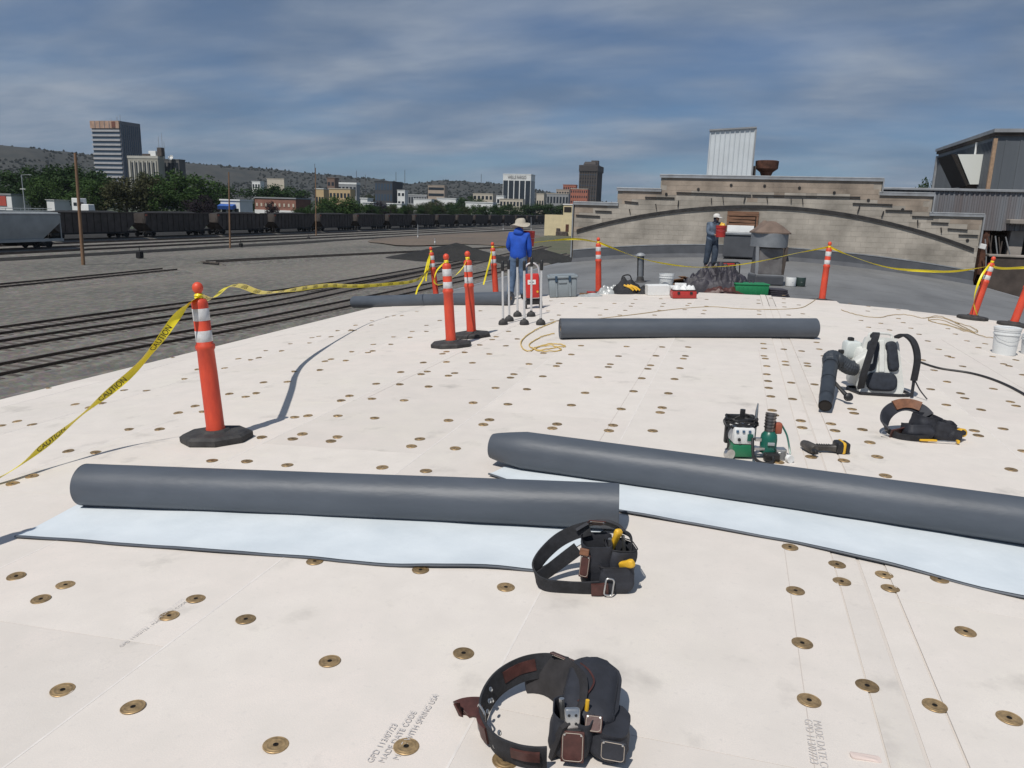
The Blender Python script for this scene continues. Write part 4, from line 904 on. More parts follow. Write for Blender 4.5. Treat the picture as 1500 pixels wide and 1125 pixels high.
# dark brick tower
M_dtow = cm('dark_brown_tower', (.050, .043, .040)); M_dtow2 = cm('dark_tower_pier', (.075, .062, .055))
r_, wd, d_, h = building('dark_tower', 'tall dark brown tower with chamfered crown and penthouse', 850, 875, 883, 243, 800, M_dtow, 0, 0, para=.5)
for k in range(8): MB().box((-wd / 2 + wd * k / 7, -d_ / 2 - .3, h / 2), (1.0, .7, h - 2)).build('pier', M_dtow2, r_)
for k in range(14): MB().box((0, -d_ / 2 - .15, h * (k + .5) / 15), (wd, .25, .9)).build('window_band', M_bluegl if k % 3 == 0 else M_glass, r_)
for k in range(5): MB().box((wd / 2 + .2, -d_ / 2 + d_ * (k + .5) / 5, h / 2), (.5, d_ / 5 * .35, h - 2)).build('pier', M_dtow2, r_)
MB().box((0, 0, h + .6 - 3), (wd + 2.2, d_ + 2.2, 6.5), bevel=.5).build('crown', M_dtow, r_)
MB().box((0, 0, h + 3), (wd * .75, d_ * .75, 3), taper=.8).build('crown_step', M_dtow, r_)
q = at_y(868, 234, 800); MB().box((q.x - r_.location.x, 0, q.z - 2.6), (7, 7, 5.4)).build('penthouse', M_dtow2, r_)
# masts on the skyline
for u, vt, y in ((461, 240, 700), (593, 249, 1500), (580, 252, 1500), (705, 255, 1500), (522, 250, 1400), (535, 256, 1300)):
    p = at_y(u, vt, y); o = MB().tube([(0, 0, 0), (0, 0, p.z)], [.7 * y / 1400, .4 * y / 1400], 5).build('radio_mast', M_shade, loc=(p.x, y, 0)); tag(o, 'thin dark radio mast on the hill skyline', 'mast', 'masts on the skyline')
# ------------------------------------------------------------------ membrane rolls and their loose flaps
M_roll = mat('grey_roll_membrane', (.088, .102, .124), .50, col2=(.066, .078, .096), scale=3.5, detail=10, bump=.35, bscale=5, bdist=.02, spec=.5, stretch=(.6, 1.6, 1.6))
M_flap = mat('white_membrane_underside', (.70, .755, .79), .55, col2=(.60, .66, .70), scale=2.6, detail=9, bump=.3, bscale=4, bdist=.02)
M_core = mat('brown_cardboard_core', (.24, .17, .11), .9)
def roll(label, p0, p1, r, taper0=False, wrap=1.0, seed=0):
    p0 = Vector(p0); p1 = Vector(p1); ln = (p1 - p0).length; yaw = math.atan2(p1.y - p0.y, p1.x - p0.x); pit = -math.asin((p1.z - p0.z) / ln)
    root = thing('membrane_roll', label, 'membrane roll', p0, (0, pit, yaw), 'rolls of grey roof membrane')
    n = 40; secs = []; xs_ = [0, .02, .05, .10, .16, .22] + [.3 + (ln - .5) * k / 34 for k in range(35)] + [ln - .1, ln - .02, ln]
    for x in xs_:
        k = 1.0
        if taper0 and x < .22: k = .66 + .34 * (x / .22) ** .8
        sec = []
        for i in range(n):
            a = 2 * math.pi * i / n; rr = r * k * (1 + .006 * math.sin(a * 2 + seed)) * (1 + .016 * mnoise.noise(Vector((x * 1.1, math.cos(a) * .8, math.sin(a) * .8)) + Vector((seed * 3, 0, 0))) + .006 * mnoise.noise(Vector((x * 6, math.cos(a) * 2, math.sin(a) * 2)) + Vector((seed, 7, 0))))
            sec.append((x, math.cos(a) * rr, r + .004 + math.sin(a) * rr * (.985)))
        secs.append(sec)
    MB().loft(secs, False, False).build('roll_body', M_roll, root, smooth=True, auto=35)
    for x, s in ((.006, -1), (ln - .006, 1)):
        k = .64 if taper0 and s < 0 else 1
        b = MB(); pr = []
        rr = r * k * .992
        while rr > .045: pr += [(rr, 0), (rr - .004, .002 * s), (rr - .008, .002 * s), (rr - .011, -.002 * s)]; rr -= .011
        pr.append((.04, 0)); b.lathe(pr, 32, (x, 0, r + .004), (0, R(90), 0), cap=False); b.build('roll_end', M_roll, root, smooth=True, auto=30)
        MB().lathe([(.04, 0), (.034, .001 * s), (.034, -.12 * s)], 20, (x, 0, r + .004), (0, R(90), 0), cap=False).build('cardboard_core', M_core, root, smooth=True)
    return root
def flap(root, back, front, n=44, m_=9, seed=0, lift=.012):
    def along(pts):
        P_ = [on_roof(*q) for q in pts]; d = [0]
        for a, c in zip(P_[:-1], P_[1:]): d.append(d[-1] + (c - a).length)
        o = []
        for k in range(n + 1):
            t = d[-1] * k / n
            for i in range(len(d) - 1):
                if t <= d[i + 1] + 1e-9: s = (t - d[i]) / (d[i + 1] - d[i]); o.append(P_[i].lerp(P_[i + 1], s)); break
        return o
    A, B = along(back), along(front); mw = root.matrix_basis.copy(); bpy.context.view_layer.update(); inv = root.matrix_world.inverted()
    def grid(dz, grow):
        vs = []
        for j in range(m_ + 1):
            t = j / m_
            for i in range(n + 1):
                p = A[i].lerp(B[i], t * (1 + grow + .035 * mnoise.noise(Vector((A[i].x * 2.1, seed * 5, 2))))); e = max(0, (t - .75) / .25)
                h = .007 + lift * e * e * (.7 + 1.3 * mnoise.noise(Vector((p.x * 2.2, seed, 0)))) + .010 * max(0, mnoise.noise(Vector((p.x * 1.6, p.y * 1.1, seed)))) * (.25 + t) + .004 * mnoise.noise(Vector((p.x * 4, p.y * 6, seed)))
                vs.append(tuple(inv @ Vector((p.x, p.y, roof_z(p.x) + h + dz + .002))))
        return vs, [(j * (n + 1) + i, j * (n + 1) + i + 1, (j + 1) * (n + 1) + i + 1, (j + 1) * (n + 1) + i) for j in range(m_) for i in range(n)]
    vs, fs = grid(0, 0); MB().add(vs, fs).build('flap', M_flap, root, smooth=True)
    vs2, fs2 = grid(-.0045, .016); MB().add(vs2, fs2).build('flap_underside', M_roll, root, smooth=True)
    row = vs2[-(n + 1):]; MB().tube([Vector(v) + Vector((0, 0, .0)) for v in row], .0060, 6).build('flap_edge_and_shadow', M_roll, root, smooth=True)  # dark bead: curled grey edge with its shadow line put into the tube
RA = .118
# roll A lies nearest the camera; its far lower edge measured on the photo, axis set back by the radius
def axis(u0, v0, u1, v1, r):
    a, c = on_roof(u0, v0), on_roof(u1, v1); d = (c - a).normalized(); nrm = Vector((-d.y, d.x, 0)).normalized()
    return a + nrm * r * .45, c + nrm * r * .45
a, c = axis(119, 745, 906, 781, RA)
rollA = roll('grey membrane roll with white flap beside the tool belt with yellow handles', a, c, RA, seed=1)
flap(rollA, [(118, 739), (500, 752), (903, 768)], [(24, 789), (240, 804), (500, 824), (640, 832), (787, 838)], seed=1)
a, c = axis(716, 684, 1500, 803, .120); d = (c - a).normalized()
rollB = roll('long grey membrane roll with tapered end in front of the green welder', a, a + d * 3.35, .120, True, seed=2)
flap(rollB, [(742, 684), (1130, 742), (1500, 800), (1640, 824)], [(716, 698), (910, 752), (1160, 796), (1380, 849), (1500, 878), (1640, 908)], seed=2)
a, c = axis(821, 498, 1196, 497, .135); rollC = roll('grey membrane roll lying alone mid roof beyond the welder', a, c, .135, seed=3)
a, c = axis(517, 452, 746, 448, .13); rollD = roll('grey membrane roll at the left roof edge behind the paired delineator posts', a, c, .13, seed=4)

# ------------------------------------------------------------------ delineator posts
M_orange = mat('orange_plastic', (.74, .085, .035), .5, col2=(.52, .055, .03), scale=7, detail=9, stretch=(2, 2, .6))
M_band = mat('white_reflective_band', (.68, .69, .70), .4, col2=(.48, .47, .46), scale=20, detail=8)
M_rubber = mat('black_rubber', (.020, .020, .022), .75, col2=(.060, .058, .056), scale=9, detail=9, bump=.4, bscale=25)
def make_post():
    root = thing('delineator_post', None, None)
    b = MB(); oct_ = lambda rx, ry, z: [(rx * math.cos(R(22.5 + 45 * i)) * 1.05, ry * math.sin(R(22.5 + 45 * i)) * 1.05, z) for i in range(8)]
    b.loft([oct_(.245, .20, 0), oct_(.25, .205, .012), oct_(.25, .205, .045), oct_(.225, .18, .062), oct_(.10, .10, .070), oct_(.085, .085, .085)]); b.build('rubber_base', M_rubber, root, smooth=True, auto=22)
    b = MB(); b.lathe([(.066, .068), (.067, .09), (.063, .11), (.061, .5), (.058, .66), (.0665, .675), (.067, .70), (.0565, .712), (.055, .98), (.0545, 1.0), (.046, 1.02), (.026, 1.03), (.020, 1.045), (.019, 1.062), (.026, 1.072)], 24, cap=False)
    b.lathe([(.002, 1.145), (.018, 1.14), (.031, 1.128), (.037, 1.11), (.036, 1.092), (.028, 1.076), (.02, 1.066)], 20, cap=False); b.build('tube', M_orange, root, smooth=True, auto=50)
    for z0, z1 in ((.725, .805), (.875, .960)): MB().lathe([(.0560, z0), (.0572, z0 + .002), (.0568, z1 - .002), (.0552, z1)], 24, cap=False).build('reflective_band', M_band, root, smooth=True)
    return root
post0 = make_post(); POSTS = {}
tip = on_roof(72, 775); SL = 1.14 / math.tan(SUN_EL)
offp = tip - SHADOW * SL; offp.z = roof_z(offp.x)
plist = [('L', on_roof(318, 645), 'orange delineator post on black base standing behind the flapped membrane roll', .045), ('off', offp, 'orange delineator post standing beyond the left end of the flapped roll', .02),
 ('p1', on_roof(661, 508), 'orange delineator post nearer of the pair with looped tape', .03), ('p2', on_roof(691, 494), 'orange delineator post farther of the pair with looped tape', .03),
 ('f1', on_roof(640, 438), 'orange delineator post behind the roll at the left roof edge with hanging tape', .03), ('f2', on_roof(727, 434), 'orange delineator post beside the worker in the blue hoodie', .025),
 ('f3', on_roof(877, 428), 'orange delineator post between grey tote and black tool bag', .045), ('f4', on_roof(1204, 439), 'orange delineator post at the grey membrane right of the green crate', -.03),
 ('f5', on_roof(1424, 468), 'leaning orange delineator post with yellow tape tail by the corrugated wall', -.12), ('f6', on_roof(1484, 478), 'leaning orange delineator post beside the white bucket', -.10)]
for i, (k, p, lb, ln_) in enumerate(plist):
    o = post0 if i == 0 else copy_tree(post0)
    low = k in ('f1', 'f2', 'f3', 'f4'); y_ = max(p.y, board_end(p.x) + .24) if low else p.y
    o.location = (p.x, y_, roof_z(p.x) + .003 - (DROP - .006 if low else 0)); tilt = math.atan(2 * KR * (p.x - XR))
    o.rotation_euler = (0, tilt, random.uniform(0, .4) if i else .12); tag(o, lb, 'delineator post', 'delineator posts round the work area')
    if abs(ln_) > .05:                      # the tube leans on its base
        for ch in o.children:
            if not ch.name.startswith('rubber'): ch.rotation_euler = (0, -ln_, 0); ch.location = (.07 * ln_, 0, 0)
    if low: o.scale = (1, 1, 1.06)
    POSTS[k] = o
bpy.context.view_layer.update()
def neck(k, z=1.05):
    o = POSTS[k]; t = [c for c in o.children if c.name.startswith('tube')][0]; bpy.context.view_layer.update(); return t.matrix_world @ Vector((0, 0, z))

# ------------------------------------------------------------------ caution tape
M_tape = mat('yellow_caution_tape', (.80, .66, .02), .35, var=.05, scale=4)
M_tapeink = mat('black_tape_print', (.015, .014, .012), .5)
def cdepth(p): return (Vector(p) - CAM).dot(FWD)
def via(p0, pix, p1):
    """points between two posts seen at the given pixels, depth running evenly from one post to the other"""
    d0, d1 = cdepth(p0), cdepth(p1); n = len(pix); o = [Vector(p0)]
    for i, (u, v, *k) in enumerate(pix):
        t = k[0] if k else (i + 1) / (n + 1); o.append(CAM + ray(u, v) * (d0 + (d1 - d0) * t))
    return o + [Vector(p1)]
TW = .075
def tape(label, pts, twist, letters=False, width=TW, seg=14, wave=0.0):
    P_ = spline(pts, seg); root = thing('caution_tape', label, 'tape', P_[0]); o = P_[0]; n = len(P_)
    up = Vector((0, 0, 1)); fr = []; d = [0]
    for i in range(1, n): d.append(d[-1] + (P_[i] - P_[i - 1]).length)
    def tw(s):
        k = s / d[-1] * (len(twist) - 1); i = min(int(k), len(twist) - 2); f_ = k - i; f_ = f_ * f_ * (3 - 2 * f_); return R(twist[i] * (1 - f_) + twist[i + 1] * f_)
    for i, p in enumerate(P_):
        t = (P_[min(i + 1, n - 1)] - P_[max(i - 1, 0)]).normalized(); a = (up - t * up.dot(t))
        a = a.normalized() if a.length > .05 else t.orthogonal().normalized(); q = t.cross(a).normalized(); an = tw(d[i]); w_ = a * math.cos(an) + q * math.sin(an); fr.append((p, w_, t.cross(w_).normalized()))
    def pos(s, v, h=0):
        s = max(0, min(d[-1] - 1e-6, s)); lo = 0
        import bisect
        i = min(max(bisect.bisect_right(d, s) - 1, 0), n - 2); f_ = (s - d[i]) / max(1e-9, d[i + 1] - d[i])
        p = fr[i][0].lerp(fr[i + 1][0], f_); w_ = fr[i][1].lerp(fr[i + 1][1], f_).normalized(); q = fr[i][2].lerp(fr[i + 1][2], f_).normalized()
        cup = .18 * (v / width * 2) ** 2 * width * .5
        return p + w_ * v + q * (h + cup + wave * math.sin(s * 9)) - o
    b = MB(); m_ = 5; vs = []
    for i in range(n):
        for j in range(m_): vs.append(tuple(pos(d[i], (j / (m_ - 1) - .5) * width)))
    b.add(vs, [(i * m_ + j, i * m_ + j + 1, (i + 1) * m_ + j + 1, (i + 1) * m_ + j) for i in range(n - 1) for j in range(m_ - 1)])
    b.build('ribbon', M_tape, root, smooth=True, auto=180)
    if letters:
        me0 = text_mesh('CAUTION', .050); xs_ = [v.co.x for v in me0.vertices]; tl_ = max(xs_); ys_ = max(v.co.y for v in me0.vertices)
        bm = bmesh.new(); bm.from_mesh(me0); bmesh.ops.triangulate(bm, faces=bm.faces); bmesh.ops.subdivide_edges(bm, edges=[e for e in bm.edges if e.calc_length() > .03], cuts=1); bm.verts.index_update()
        base = [(v.co.x, v.co.y) for v in bm.verts]; fcs = [tuple(v.index for v in f.verts) for f in bm.faces]; bm.free()
        s0 = .10
        while s0 + tl_ < d[-1] - .05:
            for side in (1, -1):
                vs = [tuple(pos(s0 + (x if side == letters else tl_ - x), (y / ys_ - .5) * width * .72, .0012 * side)) for x, y in base]
                MB().add(vs, fcs).build('lettering', M_tapeink, root)
            s0 += tl_ + .28
    return root
nL, nO = neck('L'), neck('off')
tp = [Vector(q) + Vector((0, 0, ZC)) for q in ((-4.62, 2.75, -1.79), (-4.45, 3.12, -1.765), (-4.27, 3.48, -1.71), (-4.24, 3.78, -1.60), (-4.15, 4.11, -1.40), (-3.97, 4.30, -1.19), (-3.76, 4.36, -.95), (-3.61, 4.42, -.74))] + [nL]
tape('yellow caution tape dropping from the lone delineator post onto the boards', tp, [80, 60, 20, 62, 14, 55, 10, 68, 14, 60], 1, .054)
nf1 = neck('f1')
tape('yellow caution tape rising from the lone delineator post toward the left roof edge', via(nL, [(310, 437, .03), (332, 420, .10), (352, 418, .17), (385, 428, .25), (430, 424, .36), (480, 418, .5), (520, 419, .62), (570, 416, .74), (610, 410, .86)], nf1 + Vector((0, 0, -.35))), [60, 72, 45, 62, 14, 8, 6, 4, 4, 6, 10], 1, .060)
a, c = neck('p1'), neck('p2')
tape('yellow orange tape looped between the paired delineator posts', via(a, [(640, 396, .05), (636, 412, .1), (644, 417, .2), (660, 409, .4), (676, 394, .8)], c), [0, 60, 30, 80, 40], seg=10, width=.02)
for k, pts, lb in (('f1', [(626, 385), (620, 408), (612, 422), (608, 436)], 'yellow tape tail hanging from the post behind the roll'), ('f1', [(628, 388), (625, 402), (624, 412)], 'short yellow tape tail knotted below the post behind the roll'), ('f2', [(719, 376), (714, 396), (708, 417)], 'yellow tape tail hanging from the post beside the worker'), ('f5', [(1439, 402), (1430, 425), (1427, 445), (1432, 462)], 'yellow tape tail hanging down the leaning post')):
    q = neck(k); dq = cdepth(q) - .08; tape(lb, [q] + [CAM + ray(u, v) * dq for u, v in pts], [0, 60, 20, 70], seg=8, width=.035)
tape('yellow caution tape crossing in front of the worker in the blue hoodie', via(neck('f2'), [(745, 361, .1), (790, 354, .5), (842, 350, .8)], neck('f3')), [80, 60, 70, 20, 60], 0, .045)
tape('yellow caution tape sagging before the worker carrying the red bucket', via(neck('f3'), [(895, 362), (935, 377), (975, 386), (1020, 391), (1070, 389), (1120, 381), (1165, 371)], neck('f4')), [20, 80, 50, 80, 60, 85, 40], 0, .05)
tape('yellow caution tape sagging before the stepped wall', via(neck('f4'), [(1235, 370, .1), (1270, 383, .3), (1310, 393, .5), (1360, 397, .7), (1400, 397, .85)], neck('f5', .98)), [20, 80, 60, 20, 40, 80], 0, .05)
tape('yellow caution tape between the two leaning delineator posts', via(neck('f5', .98), [(1470, 393, .5)], neck('f6')), [20, 40, 10], 0, .05, seg=10)
# knots of tape at the necks
for k in ('L', 'p1', 'p2', 'f1', 'f2', 'f3', 'f4', 'f5', 'f6', 'off'):
    t = [c for c in POSTS[k].children if c.name.startswith('tube')][0]
    b = MB(); b.lathe([(.022, 1.03), (.031, 1.036), (.027, 1.045), (.033, 1.053), (.026, 1.062), (.022, 1.066)], 14, cap=False); b.jitter(.004, 60, 2); b.build('tape_knot', M_tape, t, smooth=True)

# ------------------------------------------------------------------ cords
M_ycord = mat('yellow_cord', (.60, .42, .12), .6); M_bhose = mat('black_hose', (.02, .02, .022), .55); M_tcord = mat('tan_cord', (.40, .30, .16), .7)
def cord(label, pix, r, m, lift=0.0):
    P_ = spline([on_roof(*q) for q in pix], 8); P_ = [Vector((p.x, p.y, roof_z(p.x) + r + .003 + lift * abs(mnoise.noise(p * 9)))) for p in P_]; o = P_[0].copy()
    ob = MB().tube([p - o for p in P_], r, 6).build('power_cord', m, smooth=True, loc=o); tag(ob, label, 'cord')
cord('yellow cord looping beside the magnet poles into a tangle', [(812, 490), (795, 494), (778, 503), (776, 509), (790, 514), (812, 511), (828, 509), (815, 505), (795, 507), (784, 513), (798, 517), (822, 514), (808, 508), (786, 510), (776, 516), (766, 512), (763, 503), (770, 494), (782, 486), (796, 479), (814, 472)], .007, M_ycord, .02)
cord('thin yellow cord snaking behind the lone mid roof roll', [(814, 471), (850, 470), (890, 466), (940, 460), (985, 454), (1040, 450), (1085, 453), (1130, 454), (1170, 452), (1185, 446), (1195, 439)], .006, M_tcord)
cord('tan cord running across the right boards into a coil', [(1232, 455), (1255, 462), (1285, 466), (1310, 462), (1335, 463), (1352, 467), (1375, 464), (1400, 473), (1422, 480), (1432, 487), (1412, 486), (1392, 478), (1364, 472), (1362, 466), (1385, 468), (1408, 478), (1428, 489), (1405, 482), (1372, 474), (1360, 470), (1380, 470), (1415, 484), (1440, 494), (1456, 496)], .006, M_tcord, .02)
cord('black hose curving away from the backpack blower', [(1344, 531), (1375, 541), (1420, 548), (1455, 558), (1490, 574), (1530, 600), (1570, 640)], .012, M_bhose)
# ------------------------------------------------------------------ tool belts
M_web = mat('black_webbing', (.020, .021, .025), .8, var=.35, scale=30, bump=.5, bscale=220, bdist=.002)
M_nyl = mat('navy_black_nylon', (.024, .026, .034), .7, var=.30, scale=12, bump=.5, bscale=150, bdist=.002)
M_lin = mat('pouch_lining', (.030, .028, .030), .85, var=.3, scale=20)
M_lea = mat('oxblood_leather', (.068, .024, .020), .5, var=.35, scale=25, bump=.3, bscale=90, bdist=.002)
M_lea2 = mat('tan_leather', (.19, .085, .045), .55, var=.3, scale=20)
M_steel = mat('bright_steel', (.55, .55, .54), .3, .9, var=.15, scale=30)
M_yel = mat('tool_yellow', (.72, .42, .03), .45, var=.1, scale=12)
M_blk = mat('black_plastic', (.018, .018, .019), .45, var=.2, scale=20)
M_stitch = mat('pale_stitching', (.42, .36, .30), .8)
def rooted(name, label, cat, u, v, yaw=0.0, group=None):
    p = on_roof(u, v); low = p.y > board_end(p.x) - .35 and v < 444
    if low: p.y = max(p.y, board_end(p.x) + .12)
    o = thing(name, label, cat, (p.x, p.y, roof_z(p.x) + .003 - (DROP - .005 if low else 0)), (0, math.atan(2 * KR * (p.x - XR)), YAW + yaw), group)
    if low and 424 < v and cat != 'person': o.scale = (1, 1, 1.16)
    return o
def strap(root, pts, w_, m, lean=.0, thick=.005, name='belt', n=8, c=(0, 0), wdir=None):
    P_ = spline(pts, n); dirs = []
    for p in P_:
        o = Vector((p.x - c[0], p.y - c[1], 0)); o = o.normalized() if o.length > .01 else Vector((0, 0, 0)); dirs.append(Vector(wdir) if wdir else Vector((0, 0, 1)) + o * lean)
    return MB().ribbon(P_, w_, dirs, thick).build(name, m, root, smooth=True, auto=50)
def pouch(root, c, size, m=M_nyl, rot=(0, 0, 0), bulge=.12, name='pouch', seed=0, rcorner=.04, opening=True, taper=.86):
    w_, d_, h = size; b = MB(); secs = []
    lev = [(0, .80), (.04, .95), (.12, 1 + bulge * .4), (.2, 1.0 + bulge * .7), (.3, 1 + bulge), (.4, 1 + bulge), (.5, 1 + bulge * .9), (.6, 1 + bulge * .7), (.7, 1 + bulge * .45), (.8, 1 + bulge * .2), (.88, 1.0), (.94, 1.0), (1.0, .985)]
    for t, k in lev: secs.append([(x, y, h * t) for x, y in roundrect(w_ * k * (taper + (1 - taper) * t), d_ * k * (taper + (1 - taper) * t), rcorner, 8)])
    if opening:
        for t, k in ((1.0, .93), (.9, .90), (.5, .88)): secs.append([(x, y, h * t) for x, y in roundrect(w_ * k, d_ * k, rcorner * .9, 8)])
    b.loft(secs); b.jitter(.008, 13, seed); b.jitter(.005, 34, seed + 2)
    return b.build(name, m, root, smooth=True, auto=60, loc=c, rot=rot)
def rim(root, parent, w_, d_, h, r=.004, m=M_stitch, rc=.04): return MB().tube([(x, y, h) for x, y in roundrect(w_, d_, rc, 5)], r, 5, closed=True).build('rim', m, parent, smooth=True)
def patch_on(root, c, w_, h, rot, m=M_lea, name='leather_patch', stitched=True):
    o = MB().box((0, 0, 0), (w_, .006, h), bevel=.003).build(name, m, root, loc=c, rot=rot)
    pts = roundrect(w_ * .86, h * .88, .01, 3)
    if stitched:
        MB().tube([(x, -.0036, z) for x, z in pts], .0011, 4, closed=True).build('stitching', M_stitch, o)
        for sx in (-1, 1): MB().lathe([(.004, 0), (.003, .003)], 8, (sx * w_ * .36, -.003, h * .40), (R(90), 0, 0)).build('rivet', M_steel, o)
    return o
def buckle(root, c, w_, h, rot): return MB().tube([(x, 0, z) for x, z in roundrect(w_, h, .01, 3)], .0035, 6, closed=True).build('buckle', M_steel, root, smooth=True, loc=c, rot=rot)

# --- belt nearest the camera, with the silver clip
B = rooted('tool_belt', 'black tool belt with oxblood patches and silver tape clip, lying open alone', 'tool belt', 806, 1058, 0, 'tool belts on the roof')
cR = (-.07, -.03)
strap(B, [(.06, .125, .10), (-.01, .155, .095), (-.09, .145, .085), (-.165, .09, .07), (-.205, 0, .058), (-.205, -.09, .050), (-.165, -.17, .046), (-.11, -.208, .046), (-.06, -.222, .047), (-.02, -.222, .048)], .082, M_web, .22, .007, c=cR)
strap(B, [(-.045, .158, .098), (-.10, .143, .09), (-.15, .108, .08)], .038, M_lea, .22, .013, 'leather_tab', c=cR)
strap(B, [(-.212, -.045, .055), (-.212, -.10, .051), (-.190, -.135, .049)], .062, M_lea, .22, .016, 'leather_tab', c=cR)
strap(B, [(-.12, -.206, .054), (-.08, -.222, .055), (-.04, -.228, .056)], .034, M_lea, .22, .018, 'leather_tab', c=cR)
strap(B, [(-.205, .035, .02), (-.245, .045, .016), (-.275, .035, .014), (-.285, .015, .012)], .075, M_lea, 0, .006, 'belt_tongue', wdir=(.3, 1, .25))
for k, (x, y, z) in enumerate(((-.196, .035, .085), (-.192, .030, .05), (-.203, -.03, .052), (-.198, -.025, .085), (-.178, -.155, .03), (-.165, -.15, .07))):
    MB().lathe([(.008, 0), (.0085, .002), (.005, .003), (.004, .001)], 12, (x + .008, y, z), (R(55), 0, R(60))).build('grommet', M_steel, B, smooth=True)
buckle(B, (-.212, -.072, .052), .085, .05, (R(75), R(90), R(10)))
pad = MB(); secs = []
for t in range(17):
    a = R(-62 + 162 * t / 16); x, y = -.055 + .095 * math.cos(a), -.025 + .165 * math.sin(a)
    hgt = .10 + .055 * math.cos(a); ox, oy = math.cos(a), math.sin(a)
    secs.append([(x, y, .004), (x + ox * .018, y + oy * .016, .003), (x + ox * .05, y + oy * .04, hgt * .6), (x + ox * .07, y + oy * .045, hgt), (x + ox * .055, y + oy * .035, hgt + .007), (x + ox * .018, y + oy * .013, hgt * .6)])
pad.loft(secs).jitter(.006, 12, 2); pad.build('back_pad', M_lin, B, smooth=True, auto=70)
P1 = pouch(B, (.115, .005, .0), (.17, .30, .125), M_nyl, (R(3), R(7), R(-10)), .12, seed=1, rcorner=.08, opening=False)
MB().loft([[(x * k, y * k, z) for x, y in roundrect(.155, .29, .075, 6)] for z, k in ((.103, 1.06), (.122, 1.04), (.136, .92), (.142, .6))]).jitter(.010, 13, 4).jitter(.005, 36, 6).build('pouch_flap', M_nyl, P1, smooth=True, auto=70)
MB().tube(spline([(-.05, .085, .140), (-.02, .05, .146), (.0, .0, .147), (-.015, -.06, .145), (-.04, -.095, .138)], 6), .0032, 5).build('piping', M_lea, P1, smooth=True)
P2 = pouch(B, (.05, -.13, .0), (.125, .13, .130), M_nyl, (R(-4), R(5), R(-6)), .10, seed=3, rcorner=.04)
P3 = pouch(B, (.160, -.12, .0), (.12, .15, .10), M_nyl, (0, R(6), R(-12)), .16, seed=5, rcorner=.055, opening=False)
patch_on(B, (.053, -.205, .070), .066, .092, (R(-9), 0, R(-6)))
patch_on(B, (.045, .142, .135), .085, .045, (R(62), R(10), R(-22)), M_lea)
patch_on(B, (.168, -.208, .060), .075, .060, (R(-6), 0, R(-14)), M_nyl, 'pocket')
patch_on(B, (.115, -.168, .118), .05, .045, (R(-40), 0, R(-10)), M_lea)
MB().tube([(.095, -.13, .09), (.10, -.125, .165)], .006, 8).build('pencil', M_yel, B); MB().tube([(.03, -.12, .09), (.025, -.112, .160)], .008, 8).build('chisel', M_steel, B)
clip = MB().box((0, 0, 0), (.046, .022, .062), bevel=.008).build('tape_clip', M_steel, B, smooth=True, loc=(.052, -.175, .140), rot=(R(-14), 0, R(3)))
for x, z in ((-.010, .012), (.010, .012), (-.010, -.012), (.010, -.012)): MB().lathe([(.0045, 0), (.003, .003)], 10, (x, -.011, z), (R(90), 0, 0)).build('rivet', M_blk, clip)
MB().box((0, 0, -.036), (.054, .026, .018), bevel=.004).build('clip_base', M_blk, clip)
kn = MB().box((0, 0, 0), (.16, .026, .022), bevel=.007).build('utility_knife', M_blk, B, loc=(-.02, -.262, .016), rot=(0, 0, R(3)))
MB().box((.03, -.002, .010), (.10, .028, .006), bevel=.002).build('knife_edge', M_steel, kn)

# --- belt leaning on the membrane roll
B = rooted('tool_belt', 'navy tool belt with yellow handled tools standing against the membrane roll', 'tool belt', 858, 862, 0, 'tool belts on the roof')
strap(B, [(.02, .11, .225), (-.05, .115, .20), (-.12, .10, .165), (-.185, .06, .115), (-.215, .02, .075), (-.205, -.02, .045), (-.165, -.045, .032), (-.10, -.055, .030), (-.02, -.06, .030), (.05, -.06, .034)], .062, M_web, .25, .008, c=(-.05, .04))
strap(B, [(-.205, .0, .04), (-.15, .045, .06), (-.09, .075, .095), (-.03, .085, .14)], .058, M_web, .2, .007, c=(-.05, -.05))
P1 = pouch(B, (.045, .055, .0), (.135, .15, .20), M_nyl, (R(2), 0, R(-4)), .06, seed=7, rcorner=.03)
P2 = pouch(B, (.135, .045, .0), (.13, .15, .175), M_nyl, (R(-3), R(4), R(6)), .10, seed=9, rcorner=.045); rim(B, P2, .132, .152, .175, .0028, M_web, .045)
P3 = pouch(B, (.125, -.035, .002), (.15, .06, .115), M_nyl, (R(-6), 0, R(4)), .10, seed=11, rcorner=.028); rim(B, P3, .150, .060, .115, .0016, M_lin, .028)
strap(B, [(-.035, .125, .205), (.02, .13, .235), (.08, .12, .25), (.135, .11, .235), (.16, .10, .215)], .075, M_nyl, 0, .012, 'belt_pad', wdir=(0, -.75, .5))
patch_on(B, (.045, .098, .255), .075, .055, (R(52), R(6), R(4)), M_lea)
patch_on(B, (-.012, -.030, .115), .040, .10, (R(-6), R(4), R(-18)), M_lea)
MB().box((0, 0, 0), (.040, .012, .03), bevel=.004).build('folded_rule', M_lea2, B, loc=(-.014, -.03, .178), rot=(R(-6), R(4), R(-18)))
for c_, rt in (((.125, .055, .20), (R(15), R(12), R(30))), ((.155, -.035, .128), (R(20), R(65), R(-20)))):
    h = MB().loft([[(x * k, y * k, z) for x, y in roundrect(.03, .022, .008, 3)] for z, k in ((-.05, .8), (-.02, .9), (.01, 1.0), (.03, 1.25), (.042, 1.15), (.048, .7))]).build('tool_handle', M_yel, B, smooth=True, loc=c_, rot=rt)
for c_ in ((.10, .03, .19), (.16, .06, .19)): MB().tube([(0, 0, -.08), (0, 0, .025)], .008, 8).build('screwdriver', M_steel, B, loc=c_, rot=(R(10), R(-8), 0))
strap(B, [(.015, -.072, .030), (.05, -.074, .032), (.085, -.068, .034)], .05, M_lea, 0, .012, 'leather_tab', wdir=(0, 0, 1))
